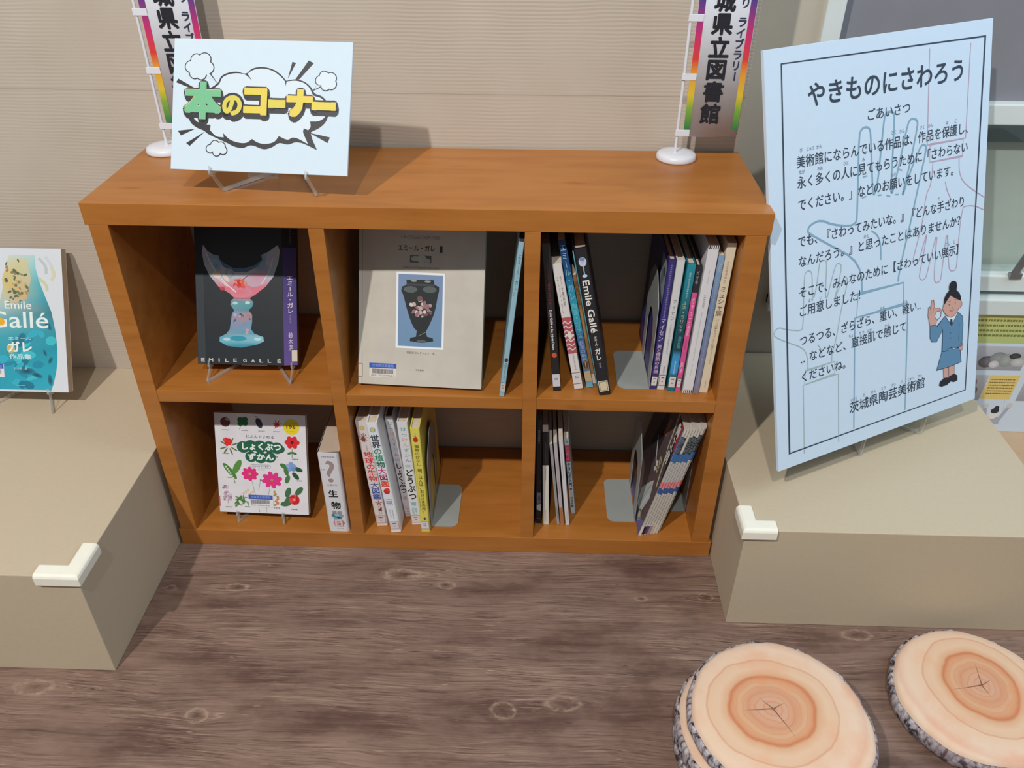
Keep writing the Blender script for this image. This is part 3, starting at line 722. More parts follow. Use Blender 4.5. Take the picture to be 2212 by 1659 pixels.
def a_c5(p, w, h):
    p.ell(w * .48, h - 28, w * .26, 6.4, (206, 40, 36), 1); p.stroke([(w * .38, h - 19), (w * .62, h - 22)], 1.4, (70, 110, 40), 2); p.stroke([(w * .48, h - 22), (w * .5, h - 14)], 1.0, (70, 110, 40), 2)
    p.vchars('植物のはなし', w * .52, h - 40, h - 96, w * .5, (96, 90, 36), 1, .15); p.vchars('朝ごはんは、お日さまの光！', w * .58, h - 102, h - 226, w * .5, (96, 90, 36), 1, .15)
    p.vmarks(w * .2, 60, h - 104, w * .1, (206, 170, 60), 1, 5); p.vmarks(w * .22, 60, 100, w * .12, (70, 80, 60), 1, 6); p.rect(w * .4, 34, w * .82, 44, (226, 190, 150), 1); p.ell(w * .55, 38, w * .12, 3.4, (70, 50, 40), 2)
    p.L.rect(.6, 8, w - .6, 30, (150, 106, 110), 2); p.L.rect(1.2, 9, w - 1.2, 29, (222, 220, 226), 3); p.L.marks(w * .35, 17, w * .65, 26, 2, (110, 110, 124), 4)
book('yellow book with a red tomato on its spine, against the lower middle bookend', .5225, .0111, ZB, .0188, .2781, -1.4, .215, (226, 214, 96), True, a_c5, None, G_LM, rnd=.002)

# ---- lower right compartment
def a_d1(p, w, h):
    p.vmarks(w * .5, h - 70, h - 36, w * .36, (176, 170, 170), 1, 2); p.vmarks(w * .5, 112, 126, w * .3, (80, 74, 78), 1, 2); p.rect(w * .15, 58, w * .85, 88, (120, 116, 140), 1); p.ell(w * .55, 72, w * .2, 9, (90, 76, 90), 2)
    p.poly([(w * .12, 40), (w * .88, 36), (w * .88, 56), (w * .12, 54)], (190, 186, 196), 1); p.rect(w * .2, 14, w * .8, 15, (110, 106, 106), 1)
book('black catalogue with pale patches at its foot, against the divider of the lower right compartment', .7685, .0456, ZB, .0120, .2912, -1.1, .21, (24, 22, 26), False, a_d1, (110, 90, 84), G_LR)
def a_d2(p, w, h):
    p.rect(.05, .3, w - .05, h * .66, (222, 218, 210), 1); p.vmarks(w * .5, h * .68, h - 26, w * .2, (120, 110, 112), 1, 12); p.vmarks(w * .5, h * .50, h * .62, w * .16, (110, 106, 106), 2, 2); p.vmarks(w * .5, 12, 44, w * .18, (120, 116, 112), 2, 4)
book('half black half white slim book beside the black catalogue', .7837, .0413, ZB, .0122, .2532, -1.7, .2, (28, 26, 28), False, a_d2, (186, 170, 160), G_LR)
book('thin grey booklet, first of the three slim leaning booklets', .8140, .0423, ZB, .0058, .2228, -5.9, .17, (160, 160, 162), False, lambda p, w, h: (p.vmarks(w * .5, 110, h - 56, w * .34, (90, 90, 96), 1, 4), p.vmarks(w * .5, 20, 50, w * .3, (110, 110, 116), 1, 4)), None, G_LR, rnd=.0008)
book('pinkish grey booklet with a brown foot, middle of the three slim leaning booklets', .8219, .0426, ZB, .0074, .2267, -5.8, .17, (190, 182, 186), False, lambda p, w, h: (p.vmarks(w * .5, 90, h - 40, w * .28, (150, 126, 136), 1, 7), p.rect(.1, 2, w - .1, 50, (176, 120, 80), 1), p.vmarks(w * .5, 8, 42, w * .3, (130, 80, 50), 2, 3)), None, G_LR, rnd=.0008)
book('white booklet with fine grey spine print, last of the three slim leaning booklets', .8330, .0414, ZB, .0082, .2333, -5.8, .17, (216, 214, 220), False, lambda p, w, h: (p.vmarks(w * .45, 130, h - 30, w * .22, (80, 90, 100), 1, 8), p.vmarks(w * .55, 14, 44, w * .2, (140, 150, 160), 1, 3)), None, G_LR, rnd=.0008)
def a_d6(p, w, h):
    p.ell(w * .5, h - 12, w * .2, 2.4, (130, 140, 136), 1); p.rect(.1, h - 66, w - .1, h - 22, (206, 66, 96), 1); p.vchars('はじめての', w * .5, h - 26, h - 62, w * .7, (236, 170, 186), 2, .1)
    p.vchars('やきもの入門', w * .5, h - 68, h - 136, w * .78, (36, 52, 74), 1, .2); p.ell(w * .5, h - 142, w * .3, 2.8, (150, 70, 130), 1); p.vmarks(w * .5, 52, 66, w * .4, (140, 150, 156), 1, 3); p.vchars('松井信義', w * .5, 50, 18, w * .6, (60, 64, 60), 1, .1)
book('pale blue pottery primer with a red title block, its grey back cover showing', .8456, .0780, ZB, .0095, .2140, -6.5, .165, (196, 210, 216), False, a_d6, None, G_LR)
# magazines leaning right
def a_mag(i):
    bot = [(222, 216, 206), (30, 30, 30), (130, 40, 110), (126, 150, 166), (206, 176, 160), (210, 206, 196), (200, 196, 186), (196, 190, 176)][i]
    top = [(54, 70, 120), (26, 30, 40), (216, 206, 200), (40, 44, 54), (36, 40, 48), (34, 38, 46), (40, 44, 52), (46, 50, 60)][i]
    def f(p, w, h):
        h = h - (0, 3, -1, 4, 1, 3, 0, 5)[i]
        if i not in (2,): p.rect(.05, h - 62, w - .05, h - 18, top, 1); p.vchars('陶工房', w * .5, h - 20, h - 60, w * .8, (120, 140, 150), 2)
        p.rect(.05, h - 84, w - .05, h - 62, (50, 106, 170), 1); p.vmarks(w * .5, h - 136, h - 86, w * .5, (110, 130, 170), 1, i)
        p.rect(.05, h - 154, w - .05, h - 138, (226, 106, 116), 1); p.vmarks(w * .5, h - 153, h - 139, w * .4, (246, 206, 206), 2, i); p.rect(.05, h - 170, w - .05, h - 155, (48, 84, 150), 1)
        p.rect(.3, 30, .9, h, (150, 140, 130), 3); p.vmarks(w * .5, 40, h - 174, w * .42, (150, 144, 132), 1, i + 4); p.rect(.05, 2, w - .05, 26, bot, 1)
    return f
def mag_cover(p, d, h):    # u from fore-edge (0) to spine (d)
    p.rect(0, 0, d, h, (92, 76, 80), 0); p.poly([(0, 0), (d, 0), (d, 40), (d * .75, 14), (0, 12)], (104, 100, 160), 1)
    p.poly([(d - 34, h), (d, h), (d, h * .45), (d - 10, h * .62), (d - 22, h * .82)], (30, 28, 32), 1); p.poly([(d - 16, h), (d - 4, h), (d - 4, h - 60), (d - 10, h - 66), (d - 16, h - 40)], (196, 44, 44), 2)
    p.rect(d - 5, h - 80, d, h, (90, 96, 160), 3)
    p.vchars('陶工房', d - 22, h - 6, h - 108, 20, (232, 228, 224), 3, .8)
    p.stroke([(d - 52, h), (d - 40, h * .72), (d - 14, h * .44)], 7, (196, 186, 160), 1); p.marks(d - 46, h * .6, d - 36, h * .72, 4, (70, 60, 50), 2); p.rect(d - 58, h * .48, d - 42, h * .60, (196, 184, 140), 2); p.marks(d - 56, h * .49, d - 44, h * .59, 3, (90, 76, 50), 3)
    p.stroke([(d - 120, h * .62), (d - 80, h * .52), (d - 62, h * .5)], 5, (226, 226, 232), 2); p.ell(d - 62, h * .52, 7, 6, (232, 232, 236), 3); p.ell(d - 62, h * .47, 6, 5, (232, 232, 236), 3)
    p.poly([(d - 80, 20), (d - 40, 30), (d - 22, h * .3), (d - 40, h * .42), (d - 56, h * .36), (d - 90, h * .2)], (196, 202, 204), 2); p.stroke([(d - 70, 30), (d - 44, h * .36)], 3, (150, 160, 166), 3); p.stroke([(d - 56, 26), (d - 34, h * .3)], 3, (230, 234, 234), 3)
    p.poly([(d - 150, h * .5), (d - 90, h * .42), (d - 80, h * .8), (d - 120, h * .9)], (44, 34, 40), 1); p.poly([(d - 96, h * .7), (d - 70, h * .74), (d - 74, h * .88), (d - 92, h * .86)], (150, 96, 72), 2)
    p.ell(d - 40, 24, 13, 13, (196, 186, 150), 3); p.ell(d - 40, 24, 10.5, 10.5, (60, 56, 50), 4); p.ell(d - 40, 24, 8.5, 8.5, (206, 200, 170), 5)
mags = ['front magazine of the leaning stack, its dark printed cover showing', 'second magazine of the leaning stack counted from the bookend', 'third magazine of the leaning stack, pale top and purple foot',
        'fourth magazine of the leaning stack, blue grey at its foot', 'fifth magazine of the leaning stack, pinkish at its foot', 'sixth magazine of the leaning stack counted from the bookend', 'seventh magazine of the leaning stack counted from the bookend', 'last magazine of the leaning stack, touching the right panel']
for i, lb in enumerate(mags):
    book(lb, .9866 + i * .00600, .0150 + .0012 * i + (.006 if i == 7 else 0), ZB, .0057, .2936 - (i % 3) * .0015, 12.5, .205, (206, 200, 192), False, a_mag(i), (200, 192, 184), 'craft magazines leaning in the lower right compartment', 'magazine', .0006, mag_cover if i == 0 else None)

# ------------------------------------------------------------------ steel bookends: base plate and upright with the stamped opening
def bookend(xp, y0, z, base_w, depth, hf, label, side=-1, hole=True):
    r = empty('bookend', (xp, y0, z + .0004)); tag(r, label, 'bookend', 'grey steel bookends')
    t = .0011; n = 6; rr = .016
    pts = [(0, 0)]
    for i in range(n + 1):
        a = math.pi / 2 * i / n; pts.append((side * (base_w - rr + rr * math.sin(a)), rr - rr * math.cos(a)))
    for i in range(n + 1):
        a = math.pi / 2 * i / n; pts.append((side * (base_w - rr + rr * math.cos(a)), depth - rr + rr * math.sin(a)))
    pts.append((0, depth))
    MB().prism([(x, y, 0) for x, y in pts], (0, 0, t)).build('base_plate', M['steel'], r)
    hb = hf + .035
    out = [(0, 0), (0, hf * .94), (.006, hf), (.050, hb), (.062, hb + .003), (depth - .062, hb + .003), (depth - .050, hb), (depth - .006, hf), (depth, hf * .94), (depth, 0)]
    y1, y2, ht = depth * .22, depth * .78, hf * .74
    hole_p = [(y1, .002), (y1, ht * .72), (y1 + .014, ht * .94), (y1 + .030, ht), (y2 - .030, ht), (y2 - .014, ht * .94), (y2, ht * .72), (y2, .002)]
    tris = tessellate_polygon([[Vector((a, b, 0)) for a, b in out], [Vector((a, b, 0)) for a, b in hole_p]])
    allp = out + hole_p; N = len(allp)
    vs = [(0, a, b) for a, b in allp] + [(side * -t, a, b) for a, b in allp]; fs = [tuple(f) for f in tris] + [tuple(N + i for i in reversed(f)) for f in tris]
    for a, m in ((0, len(out)), (len(out), len(hole_p))):
        for i in range(m):
            j = (i + 1) % m; fs.append((a + i, a + j, N + a + j, N + a + i))
    mesh_obj('upright_plate', vs, fs, M['steel'], r)
    return r
bookend(.9766, .0385, ZM1, .0590, .137, .186, 'grey steel bookend in the upper right compartment holding the purple book')
bookend(.5432, .0270, ZB, .0560, .137, .186, 'grey steel bookend right of the yellow book in the lower middle compartment', 1)
bookend(.9828, .0560, ZB, .0585, .141, .184, 'grey steel bookend in front of the leaning magazines in the lower right compartment')
bookend(1.0968, .0940, ZB, .0500, .137, .150, 'grey steel bookend behind the leaning magazines by the right panel')

# ------------------------------------------------------------------ front-facing books on easels
def front_book(label, matrix, w, h, t, cover, art, page=None, rnd_right=0.0, spine_right=None, hard=False):
    """local: x right, y back (thickness), z up along the cover"""
    r = empty('book', matrix=matrix); tag(r, label, 'book')
    tb = .002 if hard else .0006; ins = .003 if hard else .0
    if spine_right:    # the rounded spine turns back at the right
        sw, sd = spine_right
        pr = [(0, 0), (w, 0), (w + sw, sd), (w + sw, t - .004), (w + sw - .004, t), (0, t), (0, t - tb), (w, t - tb), (w + sw - tb - .003, t - .005), (w + sw - tb - .004, sd + .003), (w, tb + .0005), (0, tb)]
        cv = MB().prism([(x, y, 0) for x, y in pr], (0, 0, h)).build('cover', cover_mat(cover), r)
        MB().box(.001, w - .001, tb + .0003, t - tb - .0003, .0004, h - .0004).build('page_block', M['pages'], r)
    else:
        pr = [(w, 0), (w, tb), (tb * 1.5, tb), (tb * 1.5, t - tb), (w, t - tb), (w, t), (.0012, t), (0, t - .0012), (0, .0012), (.0012, 0)]
        cv = MB().prism([(x, y, 0) for x, y in pr], (0, 0, h)).build('cover', cover_mat(cover), r)
        MB().box(tb * 1.5 + .0002, w - ins - .0003, tb + .0002, t - tb - .0002, ins + .0003, h - ins - .0003).build('page_block', cover_mat(page, .8) if page else M['pages'], r)
    p = Print(); art(p, w * 1000, h * 1000); p.build('cover_print', cv)
    if p.lab: p.lab.build('library_label', cv, -.0003)
    return r
def barcode(p, x0, y0, x1, y1, seed):
    rnd = random.Random(seed); x = x0
    while x < x1:
        a = rnd.uniform(.3, .9); p.rect(x, y0, min(x1, x + a), y1, (90, 88, 94), 3); x += a + rnd.uniform(.3, .8)

# upper left: goblet on a black cover, purple spine turning away at the right
def goblet(p, w, h):
    bowl = [(16.8, 228.6), (25, 216.8), (35.6, 210.6), (46.3, 208.7), (47.2, 202.4), (56.6, 194.1), (73.6, 185.9), (93, 185.2), (114.6, 190.9), (129.9, 201.7), (128, 211.1), (143.1, 217.7), (160.5, 230.6), (164.1, 219.1), (161, 198), (150.8, 170.3), (135.3, 151), (115.6, 135.7), (104.6, 129.1), (74.3, 128.6), (65.9, 137), (44.6, 149.4), (27.9, 170.3), (17.8, 191.3), (14.2, 214.5)]
    bc_ = [(176, 190, 206) if (x < 30 or x > 140) else ((120, 160, 190) if y > 190 else ((196, 186, 196) if y > 165 else (216, 120, 140))) for x, y in bowl]
    p.poly(bowl, (180, 180, 196), 1, bc_)
    p.poly([(47, 202), (56, 194), (73, 186), (93, 185), (114, 191), (129, 201), (122, 190), (100, 178), (74, 178), (54, 188)], (84, 120, 150), 2)
    p.ell(42, 190, 9, 12, (104, 160, 196), 2, rot=30, edge=(160, 184, 204)); p.ell(66, 176, 9, 9, (196, 190, 186), 3, edge=(130, 170, 200)); p.ell(120, 166, 22, 14, (206, 150, 170), 2, rot=25, edge=(190, 170, 190)); p.ell(88, 140, 22, 11, (226, 110, 130), 2, edge=(206, 140, 158)); p.ell(147, 205, 9, 16, (170, 176, 206), 2, rot=-20, edge=(176, 188, 206))
    p.stroke([(22, 214), (34, 186), (56, 158), (78, 140)], 2, (226, 226, 230), 3, smooth=2); p.stroke([(150, 206), (146, 184), (128, 156)], 2, (216, 210, 222), 3, smooth=2)
    p.ell(42, 172, 9, 6, (226, 210, 196), 3, rot=-20); p.ell(60, 166, 9, 4, (222, 206, 200), 3, rot=-50); p.stroke([(40, 170), (62, 150)], 2, (226, 216, 212), 3)
    rnd = random.Random(3)
    for i in range(26):
        a = rnd.uniform(0, 6.28); q = rnd.uniform(0, 13); p.ell(85 + q * math.cos(a), 156 + q * .9 * math.sin(a), rnd.uniform(2, 5), rnd.uniform(1.5, 3.5), rnd.choice([(206, 60, 56), (226, 90, 76), (190, 44, 50), (232, 140, 110)]), 4, rot=rnd.uniform(0, 180))
    p.stroke([(92, 164), (102, 172)], 1.4, (150, 70, 70), 5); p.ell(52, 146, 5, 3.4, (190, 60, 76), 4)
    stem = [(73.2, 127.5), (104.6, 128.1), (111.4, 120.7), (108.6, 112.1), (101.9, 105.6), (108.2, 97.1), (107.9, 82.1), (105.4, 69.1), (111.7, 60.6), (129, 54.5), (129.9, 45.9), (115.6, 39.1), (85, 33.1), (58.9, 35.8), (43.9, 44.2), (44.1, 52.8), (57.4, 59.6), (64.1, 68.3), (69.2, 98.5), (73.7, 105), (66.4, 115.6), (67.7, 123.1)]
    p.poly(stem, (110, 166, 190), 1, [(206, 120, 140), (200, 120, 140), (90, 160, 170), (84, 150, 160), (84, 140, 156), (170, 140, 150), (120, 150, 180), (110, 160, 190), (90, 160, 190), (140, 190, 210), (130, 190, 206), (70, 150, 176), (50, 140, 166), (60, 140, 166), (110, 180, 200), (90, 170, 196), (120, 160, 176), (120, 150, 180), (140, 150, 186), (100, 150, 170), (100, 160, 170), (90, 150, 164)])
    p.ell(76, 119, 5, 3, (180, 214, 220), 3); p.ell(100, 120, 5, 3, (190, 220, 224), 3); p.ell(80, 51, 16, 5, (44, 150, 176), 3); p.ell(118, 50, 7, 3, (186, 220, 232), 3); p.ell(58, 49, 7, 3, (180, 216, 230), 3)
    for i in range(14): p.ell(rnd.uniform(74, 104), rnd.uniform(60, 100), rnd.uniform(1.5, 4), rnd.uniform(1.2, 3), rnd.choice([(196, 120, 120), (206, 160, 160), (60, 90, 120), (170, 180, 210)]), 3, rot=rnd.uniform(0, 180))
    p.rect(1, 0, 16, 176, (46, 54, 60), 1)  # strip along the left: reflection on the plastic, painted into the print
    for ch, x in zip('EMILEGALLÉ', (7, 22, 41, 54, 70, 89, 105, 121, 137, 156)): p.text(ch, x, 5, x + (1.8 if ch == 'I' else 8 if ch == 'M' else 6.5), 13 if ch == 'É' else 11.5, (206, 202, 198), 3, .2)
gm = frame_matrix((.1036, .0600, .4300), (1, 0, 0), (0, math.sin(R(27)), math.cos(R(27))))
gb = front_book('black art book with a coloured glass goblet on its cover, on an easel', gm, .168, .272, .028, (36, 42, 48), goblet, spine_right=(.024, .012))
p = Print(); p.rect(.6, 0, 26.4, 226, (104, 84, 158), 0, (70, 66, 130)); p.vchars('エミール・ガレ', 14, 174, 100, 12, (226, 216, 232), 1, .25); p.vmarks(14, 82, 98, 4, (190, 176, 206), 1, 3); p.vchars('鈴木潔', 14, 64, 28, 9, (216, 206, 224), 1, .15); p.vmarks(16, 236, 262, 5, (120, 120, 130), 1, 4)
p.rect(14, 6, 26, 31, (60, 56, 50), 2); p.rect(15.2, 7.4, 26, 29.6, (226, 222, 206), 3)
p.build('spine_print', gb, matrix=Matrix.Translation((.168, -.0003, 0)) @ Matrix.Rotation(math.atan2(.012, .024), 4, 'Z'))
easel(T(.2088, .0296, ZM1), .161, .0245, 27, 'clear easel under the goblet book in the upper left compartment', .10, .09, yb=.0295)

# upper middle: large grey book
def gallebook(p, w, h):
    p.rect(0, 0, 6.5, h, (190, 192, 190), 0); p.stroke([(6.8, 1), (6.8, h - 1)], .5, (150, 146, 140), 1)
    p.text('LA COLLECTION 1900', 80, 276, 151, 282, (150, 150, 146), 2); p.chars('エミール・ガレ', 73, 259, 143, 12.5, (50, 54, 56), 2, .15); p.text('I', 152, 253, 156, 264, (50, 54, 56), 2, .3)
    p.rect(96, 233, 136, 246, (96, 106, 104), 1); p.ell(106, 240, 8, 5, (186, 190, 184), 2); p.ell(118, 240, 9, 7.5, (190, 194, 188), 2); p.ell(128, 237, 7, 4, (184, 188, 182), 2)
    p.text('GALLÉ, Le Magicien du Verre', 83, 221, 151, 226.5, (140, 140, 138), 2)
    p.rect(71, 72, 162.5, 215, (236, 238, 244), 1); p.rect(75, 76, 158.5, 211, (110, 144, 178), 2, (122, 146, 184))
    vase = [(89.8, 200.9), (141.8, 201.9), (143, 193.4), (151.7, 189.5), (151.5, 181), (149.9, 174.5), (144, 141.9), (131.5, 111), (128.3, 105.5), (130.7, 95.7), (141.7, 93), (142.9, 87.5), (121, 83.9), (97.9, 85.9), (98.9, 92.1), (109.8, 94.8), (110.8, 105.8), (105.2, 112.1), (91.6, 146.2), (83.6, 173.9), (80.7, 179.1), (82.3, 187.8), (91, 191.3)]
    p.poly(curvy(vase, 4, 40), (34, 38, 42), 3); p.rect(90, 190, 142, 194, (60, 66, 70), 4); p.ell(104, 199, 6, 2, (150, 150, 152), 4); p.ell(130, 199, 6, 2, (150, 150, 152), 4); p.ell(98, 183, 13, 6, (86, 96, 96), 4); p.ell(134, 184, 13, 6, (84, 94, 94), 4)
    rnd = random.Random(5)
    for i in range(30):
        x = rnd.uniform(98, 138); y = 146 + rnd.uniform(-18, 22) * (1 - abs(x - 118) / 30); p.ell(x, y, rnd.uniform(2, 6), rnd.uniform(2, 5), rnd.choice([(196, 170, 168), (216, 200, 196), (150, 110, 116), (110, 80, 86), (176, 150, 160)]), 5, rot=rnd.uniform(0, 180))
    p.ell(120, 87, 9, 2, (90, 92, 92), 4); p.stroke([(114, 96), (128, 104)], 1, (130, 130, 126), 4)
    p.chars('世紀末コレクション', 92, 64, 136, 5, (120, 116, 112), 2); p.text('6', 142, 62, 145.5, 66.5, (120, 116, 112), 2); p.chars('学習書院', 110, 31, 126, 3.6, (120, 112, 106), 2)
    p.rect(21, 14, 73, 41, (216, 210, 206), 1); p.rect(21, 31.5, 73, 41, (52, 86, 176), 2); p.chars('茨城県立図書館', 26, 36.3, 68, 6, (150, 176, 232), 3); barcode(p, 26, 21, 67, 30, 1); p.text('0011-01204968-9', 25, 16, 70, 19, (130, 122, 120), 3)
    p.rect(0, 13, 8, 39, (120, 114, 106), 2); p.rect(0, 14, 7, 38, (206, 196, 184), 3)
front_book('large pale grey art book with a dark vase picture, facing out',
           frame_matrix((.4213, .0280, ZM1 + .0078), (.2343, -.0126, 0), (math.sin(R(24)) * .0537, math.sin(R(24)) * .9986, math.cos(R(24)))), .236, .305, .018, (196, 190, 180), gallebook, hard=True)

# lower left: plant picture book
def plants(p, w, h):
    g = (60, 120, 62); dg = (36, 84, 50); rnd = random.Random(11)
    def flower(cx, cy, r, n, col, ctr, wd=.42, sq=.8, rot=0):
        for i in range(n):
            a = rot + i * 2 * math.pi / n; p.ell(cx + r * .58 * math.cos(a), cy + r * .58 * sq * math.sin(a), r * .5, r * wd * .55, col, 2, rot=math.degrees(a))
        p.ell(cx, cy, r * .16, r * .16, ctr, 3)
    def leaf(cx, cy, l, wd, rot, col): p.ell(cx, cy, l, wd, col, 1, rot=rot)
    p.ell(24.2, 203, 10.5, 10.5, (120, 56, 60), 1, edge=(90, 40, 46)); p.ell(28, 209, 4, 2, (206, 170, 160), 2, rot=-20)
    for dx, dy in ((-5, 4), (5, 5), (-5, -4), (5, -3)): p.ell(61.7 + dx, 205 + dy, 6.2, 6, (26, 112, 64), 1)
    p.stroke([(60, 202), (54, 188)], .8, (90, 130, 90), 1); p.ell(96.6, 203, 6.5, 11.5, (58, 46, 72), 1, rot=20); p.stroke([(93, 215), (90, 218)], 1.4, (80, 70, 80), 1)
    for i, a in enumerate((100, 140, 62, 30, 190, 350, 235, 300)):
        L = (14, 11, 15, 12, 8, 10, 8, 6)[i]; ca, sa = math.cos(R(a)), math.sin(R(a)); p.poly([(134 - sa * 2.6, 199 + ca * 2.6), (134 + ca * L, 199 + sa * L), (134 + sa * 2.6, 199 - ca * 2.6)], (206, 38, 48), 1)
    p.ell(165, 196.5, 17, 17, (238, 212, 20), 1); p.text('196', 155, 193, 174, 200.5, (50, 60, 70), 2, .25); p.chars('しょくぶつ', 154, 205, 177, 4, (150, 150, 40), 2); p.chars('しゅるい', 156, 187, 174, 3.6, (150, 150, 40), 2)
    for x, t in ((22, 'くり'), (64, 'よつば'), (100, 'どんぐり'), (132, 'もみじ')): p.marks(x - 6, 184, x + 8, 187.5, 1, (150, 150, 156), 1)
    p.chars('じぶんでよめる', 66, 173, 128, 8, (70, 74, 80), 2)
    for cx, cy, r in ((60, 149, 14), (76, 152, 14), (96, 151, 15), (116, 151, 14), (132, 149, 14), (140, 147, 9), (76, 128, 13), (96, 127, 14), (116, 128, 13)): p.ell(cx, cy, r, r * .92, (28, 98, 72), 1)
    p.chars('しょくぶつ', 54, 151, 142, 17, (240, 244, 244), 2, .8); p.chars('ずかん', 68, 128, 125, 15, (240, 244, 244), 2, .8)
    p.stroke([(76, 103.5), (114, 103.5), (117, 107), (114, 110.5), (76, 110.5), (73, 107)], .6, (120, 130, 130), 2, True); p.chars('対象年齢', 77, 107, 94, 4, (110, 116, 120), 2); p.text('3～6才', 96, 105, 113, 109, (90, 96, 100), 2); p.marks(88, 98, 104, 101, 1, (150, 156, 156), 2)
    for a in range(0, 360, 24): p.ell(27.7 + rnd.uniform(0, 8) * math.cos(R(a)), 160 + rnd.uniform(0, 8) * math.sin(R(a)), 5, 3.4, rnd.choice([(226, 40, 40), (206, 24, 32), (236, 60, 52)]), 2, rot=a)
    for a in (20, 60, 110, 150, 200, 235, 290, 330): leaf(29 + 13 * math.cos(R(a)), 150 + 13 * math.sin(R(a)), 8, 1.6, a, (96, 116, 74))
    flower(165.4, 163, 15, 6, (222, 36, 48), (60, 20, 30), .7, .85); p.ell(165.4, 163, 3.5, 3.5, (70, 26, 36), 4); p.stroke([(165, 150), (164, 129)], 1, (90, 120, 70), 1); leaf(160, 139, 6, 2.4, 20, g); leaf(169, 139, 6, 2.4, -20, g)
    leaf(28, 94, 22, 6, -52, (70, 130, 56)); leaf(44, 104, 18, 7, 62, (86, 146, 66)); p.stroke([(32, 88), (38, 67)], 1.4, (90, 130, 70), 2)
    for i in range(6): p.ell(20 + i * 3, 104 - i * 5, 2, 2, (226, 232, 214), 3)
    flower(71, 89.2, 17, 8, (226, 44, 126), (206, 170, 40), .55, .8); flower(118.3, 77.3, 21, 8, (226, 50, 136), (196, 130, 60), .5, .75, .2)
    p.stroke([(74, 75.8), (80, 45), (86.6, 12), (88, 2)], .7, (130, 150, 120), 1); p.stroke([(113.5, 62.5), (106, 30), (102.5, 2)], .7, (130, 150, 120), 1); p.stroke([(93, 74), (88, 52)], .7, (120, 140, 110), 1); p.ell(94, 76, 2, 2, (90, 100, 110), 2)
    for dx, dy in ((0, 0), (-6, 3), (6, 2), (-3, -5), (5, -5), (0, 7)): p.ell(161 + dx, 108 + dy, 5, 4.6, rnd.choice([(130, 160, 216), (150, 176, 226), (110, 146, 206)]), 3)
    for x, y, rot in ((146, 109, -30), (150, 98, -80), (176, 103, -20), (170, 88, -50), (152, 80, 70)): leaf(x, y, 10, 5, rot, (70, 124, 66) if x < 170 else dg)
    for i in range(22): p.ell(22 + rnd.uniform(-10, 8), 44 + rnd.uniform(-16, 16), 3.2, 2.6, rnd.choice([(196, 170, 190), (216, 200, 212), (160, 130, 150)]), 2)
    p.stroke([(22, 40), (20, 20)], .8, (140, 110, 110), 1)
    for i in range(18): leaf(51 + rnd.uniform(-14, 14), 26 + rnd.uniform(-9, 9), 7, 1.6, rnd.uniform(0, 180), rnd.choice([(70, 120, 56), (96, 146, 76), (110, 150, 90)]))
    for i in range(5): p.ell(55 + i * 5, 44 + (i % 3) * 4, 2.6, 2.2, (226, 190, 110), 2)
    for i in range(12): p.ell(125 + rnd.uniform(-3, 5), 20 + i * 2.8, 3.4 - i * .12, 2.2, rnd.choice([(226, 150, 90), (216, 120, 80), (150, 150, 80)]), 2)
    for a in range(0, 360, 30): p.ell(165 + 6 * math.cos(R(a)), 34 + 6 * math.sin(R(a)), 6, 4, rnd.choice([(222, 40, 52), (196, 24, 40), (232, 66, 70)]), 3, rot=a)
    p.ell(165, 34, 3, 3, (240, 150, 130), 4)
    for x, y, rot in ((152, 50, 70), (176, 54, 50), (150, 30, 60), (146, 24, 10)): leaf(x, y, 12, 6, rot, (66, 110, 74))
    for x, y in ((14, 132), (120, 128), (20, 78), (56, 80), (170, 76), (14, 10), (56, 12), (120, 12), (158, 10), (164, 124)): p.marks(x, y, x + 14, y + 3, 1, (130, 134, 140), 1, .8)
    p.rect(65, 14, 119, 42, (226, 226, 232), 5); p.rect(65.5, 32, 118, 42, (60, 90, 180), 6); p.chars('茨城県立図書館', 70, 37, 114, 6, (150, 176, 232), 7); 
    rb = random.Random(4); x = 70
    while x < 111:
        a = rb.uniform(.3, .9); p.rect(x, 22, min(111, x + a), 30.5, (100, 98, 104), 7); x += a + rb.uniform(.3, .8)
    p.text('0011-12004614-8', 71, 17, 110, 20, (120, 116, 120), 7)
    p.rect(-.2, 13, 3, 37, (206, 84, 100), 2)
km = frame_matrix((.0830, .0332, .0660), (.9997, -.0232, 0), (.0081, .3504, .9366))
front_book('white plant picture book with a green title cloud and flowers, on an easel', km, .1952, .2231, .012, (226, 224, 232), plants, hard=False)
easel(T(.1735, .0235, ZB, -1.3), .0995, .0232, 20.6, 'clear easel under the plant picture book in the lower left compartment', .09, .085, yb=.0085)

